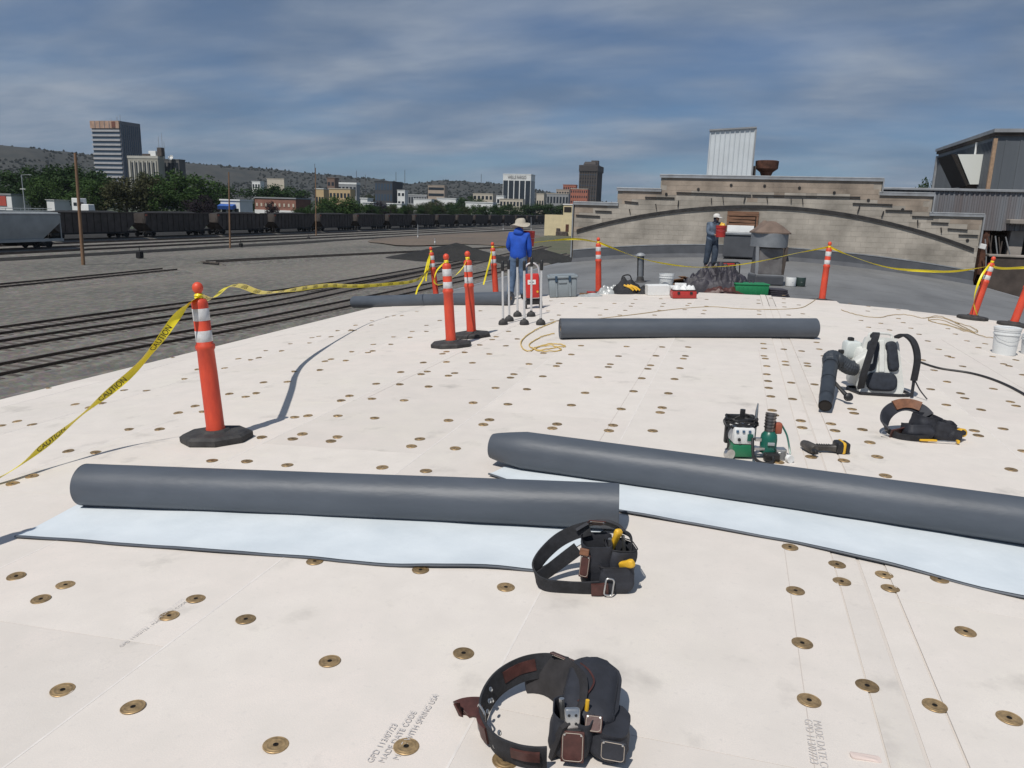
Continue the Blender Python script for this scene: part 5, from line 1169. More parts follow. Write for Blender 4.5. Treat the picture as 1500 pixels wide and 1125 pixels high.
buckle(B, (.088, -.078, .045), .034, .07, (R(-10), R(8), 0))
strap(B, [(.155, .105, .215), (.19, .10, .20), (.20, .085, .17), (.195, .075, .13)], .035, M_web, 0, .006, 'loose_strap', wdir=(.2, 1, 0))

# --- belt by the blower
B = rooted('tool_belt', 'navy tool belt with tan padded loop and yellow tape measure near the blower', 'tool belt', 1352, 645, 0, 'tool belts on the roof'); B.scale = (1, 1, .82)
strap(B, [(-.235, .05, .05), (-.25, .10, .10), (-.21, .17, .17), (-.13, .22, .225), (-.03, .24, .245), (.06, .22, .22), (.10, .17, .17)], .10, M_nyl, .5, .016, 'belt', c=(-.06, .05))
strap(B, [(-.14, .215, .245), (-.07, .235, .262), (.0, .235, .262), (.06, .215, .245)], .085, M_lea2, .6, .014, 'belt_pad', c=(-.06, .02))
strap(B, [(-.235, .05, .05), (-.19, -.01, .03), (-.10, -.05, .03), (0, -.06, .035)], .055, M_web, .2, .007, 'leather_belt', c=(0, .1))
strap(B, [(-.235, .02, .03), (-.13, .06, .05), (-.04, .07, .08)], .10, M_lea, -.6, .01, 'leather_belt', c=(0, 0))
P1 = pouch(B, (.04, .10, 0), (.18, .17, .20), M_nyl, (0, R(6), R(8)), .12, seed=13, rcorner=.05)
P2 = pouch(B, (.15, .07, 0), (.15, .16, .165), M_nyl, (0, R(10), R(-8)), .12, seed=15, rcorner=.04)
P3 = pouch(B, (.215, .03, 0), (.10, .13, .12), M_nyl, (0, R(12), R(-4)), .12, seed=17, rcorner=.03)
P4 = pouch(B, (-.03, .03, 0), (.19, .13, .13), M_nyl, (R(-10), 0, R(6)), .2, seed=19, rcorner=.03)
t_ = MB().lathe([(.034, -.02), (.038, -.016), (.038, .016), (.034, .02)], 18).build('tape_measure', M_yel, B, smooth=True, auto=30, loc=(.29, .03, .075), rot=(R(80), 0, R(20)))
MB().lathe([(.022, 0), (.02, .003)], 14, (0, 0, .02)).build('tape_label', M_blk, t_)
kn = MB().tube([(-.12, 0, 0), (-.03, 0, .004), (.0, 0, .004)], [.010, .012, .010], 8).build('screwdriver', M_yel, B, smooth=True, loc=(.06, -.07, .018), rot=(0, 0, R(-3)))
MB().tube([(0, 0, .004), (.14, 0, .004)], .006, 8).build('shank', M_steel, kn); MB().box((.15, 0, .006), (.018, .03, .03), bevel=.004).build('tip', M_yel, kn)
MB().tube(spline([(-.24, .04, .06), (-.285, .03, .06), (-.30, .02, .035), (-.26, 0, .03)], 5), .004, 6).build('buckle', M_steel, B)

# ------------------------------------------------------------------ backpack blower
B = rooted('backpack_blower', 'white backpack blower with dark pads, straps and grey hose', 'leaf blower', 1290, 578)
M_wpl = mat('white_plastic', (.62, .63, .60), .5, var=.10, scale=10); M_padb = mat('blue_black_pad', (.022, .027, .038), .85, var=.3, scale=25); M_hose = mat('grey_black_hose', (.035, .042, .052), .5, var=.2, scale=10)
tl = R(-17)     # the frame leans back against the engine
FR = MB(); out_ = [(-.20, 0), (.20, 0), (.215, .06), (.19, .26), (.165, .46), (.14, .52), (-.14, .52), (-.165, .46), (-.19, .26), (-.215, .06)]
FR.prism(out_, 'y', 0, .035); fr_ = FR.build('frame', M_wpl, B, loc=(0, 0, .01), rot=(tl, 0, 0))
for c_, w_, h, ry in (((-.095, -.012, .345), .105, .29, 9), ((.095, -.012, .345), .095, .28, -7), ((0, -.012, .105), .28, .17, 0)):
    MB().loft([[(x * k, y_, z * k) for x, z in roundrect(w_, h, min(w_, h) * .42, 6)] for y_, k in ((.012, 1), (-.012, 1), (-.026, .92), (-.030, .75))]).build('pad', M_padb, fr_, smooth=True, auto=60, loc=c_, rot=(0, R(ry), 0))
MB().box((0, -.006, .34), (.05, .03, .30), bevel=.01).build('spine', M_wpl, fr_)
MB().tube(spline([(-.10, .02, .51), (-.09, .02, .555), (.09, .02, .555), (.10, .02, .51)], 5), .012, 8).build('carry_handle', M_wpl, fr_, smooth=True)
MB().tube(spline([(-.22, -.06, .015), (-.22, .20, .015), (.22, .20, .015), (.22, -.06, .015), (-.22, -.06, .015)], 4), .013, 8).build('base_bar', M_blk, B, smooth=True)
MB().box((-.05, .20, .22), (.34, .22, .38), bevel=.05).build('engine_cover', M_wpl, B, smooth=True)
MB().lathe([(.16, 0), (.17, .03), (.17, .13), (.12, .16)], 22, (-.06, .15, .25), (R(-90), 0, 0)).build('fan_housing', M_wpl, B, smooth=True)
MB().loft([[(-.10 - .16 * t, .12 - .05 * t + y * (1 - .3 * t), .33 - .10 * t + z * (1 - .3 * t)) for y, z in roundrect(.17, .19, .06, 4)] for t in (0, .4, .8, 1.0)]).build('air_duct', M_wpl, B, smooth=True)
MB().box((-.22, .24, .37), (.15, .14, .16), bevel=.03).build('fuel_tank', mat('translucent_tank', (.62, .66, .64), .4), B, smooth=True)
MB().box((-.24, .24, .465), (.05, .05, .035), bevel=.01).build('fuel_cap', M_blk, B)
for sx, pts in ((-1, [(-.10, .10, .52), (-.13, -.01, .555), (-.185, -.08, .42), (-.235, -.11, .20), (-.215, -.05, .06)]), (1, [(.11, .10, .52), (.15, .03, .555), (.20, -.05, .50), (.235, -.09, .36), (.235, -.09, .16)])):
    strap(B, pts, .06, M_web, 0, .022, 'shoulder_strap', wdir=(1, .25, 0))
strap(B, [(.235, -.09, .17), (.232, -.10, .08), (.228, -.11, .01)], .028, M_web, 0, .004, 'strap_tail', wdir=(1, 0, 0)); strap(B, [(.24, -.09, .17), (.29, -.12, .08), (.34, -.17, .01)], .012, M_web, 0, .003, 'strap_tail', wdir=(1, 0, 0))
el = spline([(-.24, .06, .22), (-.31, .05, .23), (-.38, .05, .27), (-.46, .04, .315), (-.51, .0, .31), (-.525, -.065, .268)], 7)
MB().tube(el, [.066 + .0035 * (i % 2) for i in range(len(el))], 14, cap=True).build('elbow_hose', M_hose, B, smooth=True, auto=20)
bpy.context.view_layer.update(); t0 = Vector((-.525, -.06, .27)); t1 = B.matrix_world.inverted() @ on_roof(1207, 606); t1.z = .056; td = (t1 - t0).normalized()
MB().tube([t0, t0.lerp(t1, .35), t0.lerp(t1, .7), t1], [.066, .061, .058, .053], 16, cap=False).build('blow_tube', M_hose, B, smooth=True)
for t, k in ((t0 + td * .02, .072), (t0.lerp(t1, .4), .065), (t0.lerp(t1, .78), .060)):
    MB().tube([Vector(t), Vector(t) + td * .02], k, 16, cap=False).build('tube_ring', M_hose, B, smooth=True)
MB().tube([t1 - td * .006, t1 - td * .1], .050, 16).build('tube_bore', M_voidshade, B)
MB().lathe([(.078, -.02), (.082, 0), (.078, .02)], 16, (-.42, .045, .295), (0, R(65), R(0))).build('hose_clamp', M_hose, B, smooth=True)
MB().box((-.40, .045, .372), (.05, .035, .04), bevel=.01).build('clamp_latch', M_blk, B)
MB().tube([t0.lerp(t1, .30), t0.lerp(t1, .36) + Vector((.09, -.02, -.07)), t0.lerp(t1, .42) + Vector((.15, -.05, -.11))], [.014, .016, .020], 8).build('throttle_handle', M_blk, B, smooth=True)
MB().lathe([(.02, -.03), (.035, -.015), (.036, .02), (.02, .032)], 12, tuple(t0.lerp(t1, .43) + Vector((.165, -.06, -.12))), (R(70), R(30), 0)).build('handle_knob', M_blk, B, smooth=True)

# ------------------------------------------------------------------ hot air welder
B = rooted('hot_air_welder', 'green and white hot air welding machine wrapped in black cable', 'welder', 1108, 672)
M_grn = mat('green_enamel', (.012, .115, .085), .35, var=.1, scale=8)
M_grn2 = mat('green_panel', (.015, .16, .075), .4)
MB().box((-.10, .05, .055), (.135, .16, .085), bevel=.012).build('lower_housing', M_grn2, B, smooth=True)
top_ = MB().box((-.10, .05, .155), (.135, .16, .11), bevel=.012).build('control_panel', M_white, B, smooth=True)
MB().box((-.10 + .035, -.034, .15), (.035, .01, .045)).build('display', M_grn, B); MB().lathe([(.011, 0), (.009, .014)], 10, (-.135, -.031, .135), (R(90), 0, 0)).build('dial', M_blk, B)
for x in (-.15, -.11, -.07): MB().box((x, -.033, .19), (.016, .01, .014)).build('button', mat('blue_button', (.06, .12, .2), .4), B)
MB().box((-.09, .14, .16), (.19, .04, .20), bevel=.01).build('chassis_plate', M_blk, B)
MB().lathe([(.030, 0), (.052, .01), (.054, .10), (.05, .13), (.034, .15)], 20, (.075, .02, .03)).build('blower_motor', M_grn, B, smooth=True)
MB().box((.075, -.036, .11), (.045, .012, .02), bevel=.003).build('name_plate', M_gpole, B)
MB().tube([(.075, .03, .175), (.08, .04, .25), (.085, .05, .30)], [.030, .034, .036], 14).build('heater_tube', mat('heat_tinted_steel', (.28, .25, .23), .35, .9, var=.3, scale=20), B, smooth=True)
for k in range(5): MB().tube([(.078 + k * .0015, .035 + k * .003, .205 + k * .02), (.078 + k * .0015, .035 + k * .003, .209 + k * .02)], .0375, 14).build('heater_ring', M_blk, B)
MB().box((.135, .04, .20), (.045, .05, .075), bevel=.01).build('weight', mat('red_brown_paint', (.33, .09, .05), .5), B, smooth=True)
MB().tube([(-.01, .06, .12), (-.005, .07, .30), (0, .075, .355)], [.011, .010, .004], 10).build('guide_rod', M_steel, B, smooth=True)
MB().box((.0, .0, .07), (.12, .04, .018)).build('cross_bar', M_steel, B); MB().box((.02, .02, .125), (.07, .03, .02)).build('cross_bar', M_steel, B)
for x, y, r_ in ((-.19, -.03, .035), (.15, -.03, .030), (.19, -.075, .026)):
    w0 = MB().lathe([(.3 * r_, -.012), (r_, -.014), (r_, .014), (.3 * r_, .012)], 16, (x, y, r_), (R(90), 0, R(20))).build('wheel', M_steel if x != .19 else M_white, B, smooth=True, auto=30)
MB().box((.15, .0, .06), (.07, .06, .03), bevel=.006).build('roller_bracket', M_steel, B); MB().box((.08, -.05, .03), (.10, .05, .05), bevel=.01).build('nozzle_block', M_blk, B)
MB().tube(spline([(.16, .05, .22), (.19, .02, .16), (.20, -.02, .09), (.20, -.05, .05)], 5), .006, 6).build('lever', M_grn, B)
cab = [(-.05, -.04, .15), (-.055, -.07, .10), (-.05, -.10, .04), (-.01, -.125, .012), (.05, -.125, .012), (.08, -.09, .02), (.085, -.06, .04)]
MB().tube(spline(cab, 7), .010, 8).build('power_cable', M_blk, B, smooth=True)
lp = []
rc = random.Random(4)
for k in range(26):
    a = k * 1.26; lp.append((-.10 + math.cos(a) * .105 + rc.uniform(-.015, .015), .06 + math.sin(a) * .07, .235 + .02 * math.sin(k * 2.1) + rc.uniform(-.018, .018)))
MB().tube(spline(lp, 5), .0075, 6).build('cable_coil', M_blk, B, smooth=True)
MB().tube(spline([(-.18, .0, .22), (-.215, -.02, .17), (-.20, -.03, .10), (-.215, -.02, .04)], 5), .007, 6).build('cable_tail', M_blk, B, smooth=True)
MB().tube(spline([(-.19, .05, .24), (-.225, .03, .25), (-.22, .0, .22), (-.18, .0, .21)], 5), .0075, 6).build('cable_loop', M_blk, B, smooth=True)
MB().tube([(-.10, .06, .26), (-.10, .06, .315)], .018, 8).build('plug', M_blk, B)

# ------------------------------------------------------------------ cordless driver
B = rooted('cordless_driver', 'black cordless driver with yellow battery lying by the crown strip', 'power drill', 1209, 663)
gm = mat('driver_body', (.055, .050, .045), .5, var=.5, scale=18)
MB().lathe([(.012, -.085), (.026, -.07), (.033, -.03), (.035, .03), (.034, .055), (.026, .07)], 18, (-.115, 0, .036), (R(90), 0, R(12))).build('motor_housing', gm, B, smooth=True)
MB().lathe([(.008, 0), (.016, .01), (.018, .04), (.012, .05)], 14, (-.125, -.085, .036), (R(90), 0, R(12))).build('chuck', M_blk, B, smooth=True)
MB().loft([[(x, y + .0, .032 + z) for y, z in roundrect(w_, h, .014, 4)] for x, w_, h in ((-.10, .055, .045), (-.06, .045, .042), (.0, .042, .040), (.04, .050, .044), (.06, .065, .05))]).build('grip', gm, B, smooth=True)
for k in range(6): MB().box((-.06 + k * .016, 0, .0545), (.006, .03, .004)).build('grip_rib', M_blk, B)
MB().box((.085, 0, .042), (.055, .105, .078), bevel=.016).build('battery', M_blk, B, smooth=True); MB().box((.105, 0, .043), (.026, .108, .082), bevel=.012).build('battery_band', M_yel, B, smooth=True)
MB().box((.132, 0, .042), (.03, .095, .072), bevel=.010).build('battery_base', M_blk, B, smooth=True)

# ------------------------------------------------------------------ buckets
M_bkt = mat('white_bucket_plastic', (.66, .68, .68), .4, var=.05, scale=6); M_redb = mat('red_bucket_plastic', (.42, .035, .03), .4, var=.1, scale=6)
def bucket(label, loc, m, h=.36, r=.145, lid=True, name='bucket', rot=(0, 0, 0)):
    root = thing(name, label, 'bucket', loc, rot)
    MB().lathe([(r * .86, .002), (r * .87, .0), (r * .97, h * .75), (r * 1.03, h * .76), (r * 1.03, h * .80), (r * .98, h * .81), (r * .985, h * .88), (r * 1.02, h * .885), (r * 1.02, h * .915), (r, h * .92), (r * 1.0, h)] + ([] if lid else [(r * .96, h), (r * .95, h * .6), (r * .85, h * .2), (.01, h * .19)]), 26).build('body', m, root, smooth=True, auto=30)
    if lid: MB().lathe([(r * 1.04, h - .02), (r * 1.05, h + .008), (r * .98, h + .012), (r * .96, h + .004), (.01, h + .004)], 26).build('lid', m, root, smooth=True, auto=30)
    MB().tube(spline([(-r * 1.03, 0, h * .8), (-r * .8, -r * .75, h * .62), (0, -r * 1.12, h * .52), (r * .8, -r * .75, h * .62), (r * 1.03, 0, h * .8)], 6), .0025, 5).build('bail_handle', M_steel, root)
    return root
p = on_roof(1470, 519); bucket('white lidded plastic bucket beside the tan cord coil', (p.x, p.y, roof_z(p.x) + .003), M_bkt, .34, .15)
p = on_roof(1512, 520); bucket('second white plastic bucket beside the lidded one at the roof side', (p.x, p.y, roof_z(p.x) + .003), M_bkt, .26, .15, False)
p = on_roof(975, 427); bucket('open white plastic bucket behind the white cartons', (p.x, p.y, roof_z(p.x) + .003), M_bkt, .37, .155, False)

# ------------------------------------------------------------------ weld magnets on poles, red cart
M_alu = mat('aluminium_tube', (.66, .66, .66), .4, .35)
def magnet():
    root = thing('weld_magnet', None, None)
    MB().lathe([(.068, .003), (.072, .02), (.066, .05), (.045, .075), (.022, .085), (.02, .10)], 18).build('magnet_foot', M_rubber, root, smooth=True, auto=50)
    MB().tube([(0, 0, .09), (0, 0, .86)], .017, 10).build('pole', M_alu, root, smooth=True); MB().lathe([(.021, .80), (.025, .81), (.024, .93), (.014, .945)], 12).build('grip', M_blk, root, smooth=True); return root
mg = magnet()
for k, (u, v, t) in enumerate(((737, 476, .04), (746, 471, .05), (758, 464, .02), (768, 476, .03), (778, 464, .0), (792, 476, 0))):
    o = mg if k == 0 else copy_tree(mg); p = on_roof(u, v); o.location = (p.x, p.y, roof_z(p.x) + .002); o.rotation_euler = (0, math.atan(2 * KR * (p.x - XR)) * .4 - t * .3, 0); tag(o, 'silver pole with black grip and black magnet foot standing near the red cart', 'magnet pole', 'weld magnets standing on the boards')
B = rooted('induction_cart', 'red induction welder on a silver handled cart behind the magnet poles', 'cart', 781, 452)
M_redm = mat('red_enamel', (.55, .03, .025), .4, var=.08, scale=6)
MB().tube(spline([(-.13, .04, .05), (-.125, .05, .4), (-.12, .06, .68), (-.07, .06, .77), (0, .06, .79), (.07, .06, .77), (.12, .06, .68), (.125, .05, .4), (.13, .04, .05)], 6), .014, 8).build('handle_frame', M_alu, B, smooth=True)
bx_ = MB().box((0, 0, .40), (.235, .14, .42), bevel=.02).build('red_housing', M_redm, B, smooth=True); MB().box((-.01, -.073, .47), (.14, .008, .08)).build('label_plate', M_white, B); MB().box((-.01, -.078, .47), (.08, .004, .012)).build('label_mark', M_blk, B); MB().lathe([(.02, 0), (.018, .01)], 10, (.085, -.07, .3), (R(90), 0, 0)).build('yellow_knob', M_yel, B)
for s in (-1, 1): MB().lathe([(.02, -.025), (.065, -.03), (.07, 0), (.065, .03), (.02, .025)], 16, (s * .135, .0, .07), (0, R(90), 0)).build('wheel', M_rubber, B, smooth=True)
MB().box((0, .02, .12), (.24, .10, .10), bevel=.01).build('coil_base', M_blk, B)
# grey tote
B = rooted('storage_tote', 'grey lidded storage tote with dark latches beside the red cart', 'tote', 825, 436)
M_tote = mat('grey_tote_plastic', (.23, .265, .285), .55, var=.08, scale=5); M_latch = mat('blue_black_latch', (.03, .06, .10), .5)
MB().box((0, .2, .19), (.54, .38, .38), taper=1.06, bevel=.03).build('body', M_tote, B, smooth=True); MB().box((0, .2, .405), (.61, .45, .05), bevel=.015).build('lid', M_tote, B, smooth=True); MB().box((0, .2, .437), (.52, .36, .02), bevel=.008).build('lid_panel', M_tote, B)
for x in (-.13, .14): MB().box((x, -.02, .37), (.05, .03, .12), bevel=.008).build('latch', M_latch, B); MB().box((x, -.008, .16), (.035, .02, .28)).build('side_rib', M_tote, B)
MB().box((0, -.005, .30), (.16, .02, .03), bevel=.005).build('handle', M_tote, B)
# ------------------------------------------------------------------ clutter along the end of the boards
def heap_mesh(rx, ry, h, seed, n=44, m_=16, fold=.06, p=.7):
    b = MB(); vs = [(0, 0, h)]; 
    for i in range(1, m_ + 1):
        t = i / m_
        for j in range(n):
            a = 2 * math.pi * j / n; q = Vector((math.cos(a), math.sin(a), 0)); k = t * (1 + .22 * mnoise.noise(q * 1.5 + Vector((seed, 0, 0))))
            z = h * (1 - t ** 2.2) ** p * (1 + .45 * mnoise.noise(Vector((q.x * t * 2.3, q.y * t * 2.3, seed)))) + fold * abs(mnoise.noise(Vector((q.x * t * rx * 9, q.y * t * ry * 9, seed + 3)))) * (1 - t ** 4)
            vs.append((q.x * k * rx, q.y * k * ry, max(.004, z) if i < m_ else .002))
    fs = [(0, 1 + j, 1 + (j + 1) % n) for j in range(n)]
    for i in range(m_ - 1):
        for j in range(n): a = 1 + i * n + j; c = 1 + i * n + (j + 1) % n; fs.append((a, a + n, c + n, c))
    return b.add(vs, fs)
M_tarp = mat('dark_tarpaulin', (.035, .032, .042), .6, var=.35, scale=6, bump=.6, bscale=18)
M_plastic = mat('crumpled_clear_plastic', (.36, .38, .38), .3, var=.2, scale=8, spec=.8)
M_card = mat('brown_card', (.20, .115, .065), .85, var=.3, scale=7)
def lay(name, label, cat, u, v, group=None): return rooted(name, label, cat, u, v, 0, group)
o = lay('tarp_heap', 'heap of crumpled dark tarpaulin in front of the worker with red bucket', 'tarpaulin', 1050, 425); heap_mesh(.78, .55, .42, 5, 110, 40, .26).build('crumpled_sheet', M_tarp, o, smooth=True, auto=45)
heap_mesh(.50, .35, .22, 9, 80, 28, .22).build('crumpled_sheet', M_tarp, o, smooth=True, auto=45, loc=(.40, -.25, .0)); heap_mesh(.5, .3, .16, 11, 60, 18, .12).build('crumpled_sheet', M_lea, o, smooth=True, loc=(.1, -.42, 0))
o = lay('plastic_sheet', 'crumpled clear plastic sheeting beside the black tool bag', 'plastic sheet', 890, 431); heap_mesh(.30, .22, .17, 21, 50, 16, .12, 1).build('crumple', M_plastic, o)
o = lay('plastic_scrap', 'thin scrap of plastic and red packaging beside the grey tote', 'plastic scrap', 864, 434); heap_mesh(.24, .16, .05, 23, 40, 12, .05, 1).build('crumple', M_plastic, o); MB().box((.03, .05, .06), (.16, .1, .06), (0, .1, .3), bevel=.01).build('red_packet', M_redb, o); MB().box((-.1, .02, .05), (.2, .08, .03), (0, 0, -.3)).build('card_strip', M_card, o)
o = lay('tool_bag', 'black tool bag with yellow handles behind the board edge', 'tool bag', 925, 431)
heap_mesh(.30, .24, .26, 31, 44, 14, .05, .4).build('bag_body', M_web, o, smooth=True, loc=(-.1, .05, 0)); heap_mesh(.30, .22, .17, 33, 44, 14, .06).build('bag_flap', M_web, o, smooth=True, loc=(.18, 0, 0))
for dx in (-.07, 0, .06): MB().tube([(dx - .12, -.12, .22), (dx, -.17, .18), (dx + .07, -.18, .13)], .018, 7).build('tool_handle', M_yel, o, smooth=True)
MB().tube(spline([(-.22, .05, .2), (-.2, .03, .36), (-.05, .03, .38), (0, .05, .24)], 5), .013, 6).build('carry_strap', M_web, o)
def carton(label, u, v, s, m, yaw=0, name='carton', cat='box'):
    o = rooted(name, label, cat, u, v, yaw); MB().box((0, s[1] / 2, s[2] / 2), s, bevel=.008).build('body', m, o); MB().box((0, s[1] / 2, s[2] + .003), (s[0] * .98, s[1] * .48, .006), (R(2), 0, 0)).build('lid_flap', m, o); return o
carton('white carton in front of the open white bucket', 965, 433, (.44, .30, .20), M_white, .05); carton('small white carton behind the red tool case', 996, 430, (.24, .22, .22), M_white, -.2)
carton('narrow white carton right of the larger white carton', 988, 433, (.14, .2, .18), M_white, .3)
o = lay('tool_case', 'red tool case heaped with white rags beside white cartons', 'tool case', 1003, 438)
MB().box((0, .16, .075), (.46, .32, .14), bevel=.02).build('body', M_redb, o, smooth=True); MB().box((0, .16, .158), (.44, .30, .02), bevel=.006).build('tray', M_lea, o)
for k, dx in enumerate((-.13, .0, .13)): heap_mesh(.085, .1, .07, 41 + k, 24, 8, .05, 1).build('rag', M_white, o, smooth=True, loc=(dx, .14, .166))
for dx in (-.12, .12): MB().box((dx, -.005, .11), (.05, .02, .05), bevel=.005).build('latch', M_blk, o)
o = lay('card_heap', 'torn brown cardboard heap behind the red tool case', 'cardboard', 1005, 425)
for k in range(6): MB().box((rw.uniform(-.2, .25), rw.uniform(0, .3), .10 + .03 * k), (.35, .25, .012), (rw.uniform(-.4, .4), rw.uniform(-.4, .4), rw.uniform(0, 3))).build('card_sheet', M_card, o)
o = lay('crate', 'green plastic crate at the end of the boards', 'crate', 1102, 433)
M_crate = mat('green_crate', (.012, .20, .075), .5, var=.08, scale=5)
MB().box((0, .2, .11), (.68, .40, .21), taper=1.03, bevel=.02).build('body', M_crate, o, smooth=True); MB().box((0, .2, .222), (.72, .44, .025), bevel=.01).build('rim', M_crate, o)
for k in range(7): MB().box((-.28 + k * .093, -.002, .10), (.012, .012, .16)).build('rib', M_crate, o)
o = lay('floor_mat', 'dark folded mat right of the green crate', 'mat', 1141, 431)
for k in range(4): MB().box((rw.uniform(-.02, .02), .2, .02 + k * .035), (.46 - .02 * k, .38, .032), (rw.uniform(-.03, .03), rw.uniform(-.04, .04), rw.uniform(-.06, .06)), bevel=.01).build('layer', M_tarp, o)
o = lay('generator', 'dark green generator in a black tube frame behind the tarpaulin heap', 'generator', 1064, 412)
MB().box((0, .1, .24), (.42, .34, .36), bevel=.04).build('engine', mat('dark_green_paint', (.02, .045, .03), .5), o, smooth=True)
for s in (-1, 1): MB().tube(spline([(s * .27, -.1, .02), (s * .27, -.1, .45), (s * .27, .0, .52), (s * .27, .2, .52), (s * .27, .3, .45), (s * .27, .3, .02)], 4), .016, 7).build('frame_hoop', M_blk, o, smooth=True)
for z, y in ((.52, 0), (.52, .2), (.03, -.1), (.03, .3)): MB().tube([(-.27, y, z), (.27, y, z)], .014, 7).build('frame_bar', M_blk, o)
MB().box((0, .1, .47), (.34, .26, .08), bevel=.02).build('fuel_tank', M_redb, o, smooth=True)
for k, (u, mm, lb) in enumerate(((1158, M_white, 'small white tin beside the hooded roof vent'), (1172, mat('dark_green_tin', (.03, .05, .045), .4), 'dark tin with pale cap beside the hooded roof vent'))):
    o = lay('paint_tin', lb, 'tin', u, 415); MB().lathe([(.12, 0), (.125, .01), (.125, .20), (.12, .215), (.11, .21)], 18).build('body', mm, o, smooth=True, auto=30); MB().lathe([(.10, .21), (.10, .218), (.02, .222)], 18).build('lid', M_coping, o); MB().tube(spline([(-.125, 0, .18), (0, -.13, .10), (.125, 0, .18)], 5), .003, 5).build('wire_handle', M_steel, o)

# ------------------------------------------------------------------ roof vents and curb by the wall
M_galv = mat('galvanised_sheet', (.27, .285, .30), .45, .45, var=.18, scale=3)
B = lay('vent_pipe', 'slim capped vent pipe rising from the grey membrane', 'vent', 938, 409)
MB().lathe([(.16, .0), (.10, .04), (.085, .12), (.08, .14)], 18).build('boot', M_rubber, B, smooth=True); MB().lathe([(.068, .1), (.066, .60)], 16).build('pipe', M_galv, B, smooth=True); MB().lathe([(.06, .60), (.06, .645), (.13, .65), (.135, .665), (.08, .72), (.02, .735)], 18).build('rain_cap', M_coping, B, smooth=True, auto=30)
for s in (-1, 1): MB().box((s * .07, -.02, .40), (.025, .03, .5)).build('strap', M_blk, B)
B = lay('hooded_roof_vent', 'grey hooded roof ventilator with brown pyramid cap on a curb', 'vent', 1127, 414); B.scale = (.84, .84, .96)
MB().box((0, .42, .12), (.84, .80, .24), bevel=.03).build('curb', M_flash, B); MB().box((0, .42, .255), (.80, .76, .03)).build('curb_flange', M_coping, B)
MB().box((0, .42, .60), (.74, .70, .68), taper=.92, bevel=.03).build('neck', mat('worn_bare_metal', (.25, .24, .23), .5, .3, col2=(.13, .12, .12), scale=2.5), B)
for s in (-1, 1): MB().box((s * .40, .10, .62), (.09, .05, .72), (0, R(s * 4), 0)).build('leg_strut', M_coping if s < 0 else M_shade, B)
MB().lathe([(.50, .95), (.53, .96), (.53, 1.30), (.50, 1.31)], 26, (0, .42, 0)).build('hood', M_galv, B, smooth=True, auto=30)
MB().loft([[(x * k, .42 + y * k, z) for x, y in roundrect(1.08, 1.0, .3, 4)] for z, k in ((1.30, 1), (1.33, 1.0), (1.50, .55), (1.60, .22), (1.61, .1))]).build('pyramid_cap', mat('brown_cap', (.16, .115, .09), .8, var=.25, scale=3), B, smooth=True, auto=30)
MB().loft([[(-.16 + x * k, .52 + y * k, z) for x, y in roundrect(.6, .8, .2, 4)] for z, k in ((1.31, 1), (1.50, .5), (1.62, .12))]).build('side_cap', MATS['brown_cap'], B, smooth=True, auto=30)
q0, q1 = at_y(1058, 378, 32.0), at_y(1142, 378, 32.0); zr = roof_z((q0.x + q1.x) / 2); zt = at_y(1100, 345, 32.0).z
B = thing('roof_curb', 'long dark grey membrane curb below the wall window', 'roof curb', ((q0.x + q1.x) / 2, 32.3, zr))
wd = q1.x - q0.x; MB().box((0, 0, (zt - zr) / 2), (wd, .75, zt - zr), bevel=.04).build('body', M_flash, B); MB().box((0, 0, zt - zr + .05), (wd + .08, .85, .10), bevel=.02).build('cap', M_galv, B); MB().box((wd / 2 + .12, -.1, .45), (.2, .5, .9), bevel=.03).build('side_box', M_shade, B)
B = lay('leaning_pipe', 'pale pipe section leaning beside the stepped wall', 'pipe', 1228, 382); MB().tube([(-.08, 0, .03), (.10, .12, .72)], .12, 18, cap=False).build('pipe', mat('pale_green_pipe', (.33, .36, .33), .6, var=.2, scale=6), B, smooth=True); MB().tube([(-.07, .007, .07), (.095, .117, .70)], .105, 16).build('pipe_bore', M_shade, B); MB().box((.06, .35, .2), (.5, .4, .4), bevel=.05).build('block', M_shade, B)
B = lay('dark_standpipe', 'dark standpipe against the wall left of the worker with red bucket', 'pipe', 1005, 371); MB().lathe([(.26, 0), (.22, .06), (.12, .30), (.10, .34), (.10, .58), (.05, .62), (.04, .75)], 16).build('stack', M_flash, B, smooth=True, auto=40)

# ------------------------------------------------------------------ workers
M_skin = mat('skin', (.30, .16, .10), .6); M_denim = mat('blue_denim', (.085, .135, .22), .85, var=.3, scale=9, bump=.4, bscale=14); M_hood = mat('royal_blue_cotton', (.008, .07, .42), .8, var=.15, scale=9, bump=.5, bscale=9)
M_hat = mat('beige_hat', (.42, .38, .31), .85, var=.1, scale=12); M_boot = mat('dark_boot', (.03, .026, .022), .8); M_dden = mat('dark_denim', (.045, .062, .09), .85, var=.3, scale=9); M_jack = mat('grey_blue_jacket', (.10, .135, .185), .8, var=.5, scale=6, bump=.5, bscale=9); M_gait = mat('navy_neck_cover', (.012, .015, .03), .85); M_cap = mat('white_cap', (.62, .60, .57), .8)
def skin(name, V, E, m, parent, sub=2, root=0):
    keys = list(V); me = bpy.data.meshes.new(name); me.from_pydata([V[k][0] for k in keys], [(keys.index(a), keys.index(b_)) for a, b_ in E], []); o = bpy.data.objects.new(name, me); COL.objects.link(o); o.parent = parent
    md = o.modifiers.new('skin', 'SKIN'); md.use_smooth_shade = True
    if not me.skin_vertices: 
        bm = bmesh.new(); bm.from_mesh(me); bm.verts.layers.skin.verify(); bm.to_mesh(me); bm.free()
    for i, k in enumerate(keys):
        r_ = V[k][1]; me.skin_vertices[0].data[i].radius = r_ if isinstance(r_, tuple) else (r_, r_); me.skin_vertices[0].data[i].use_root = (i == root)
    s = o.modifiers.new('sub', 'SUBSURF'); s.levels = sub; s.render_levels = sub; me.materials.append(m); return o
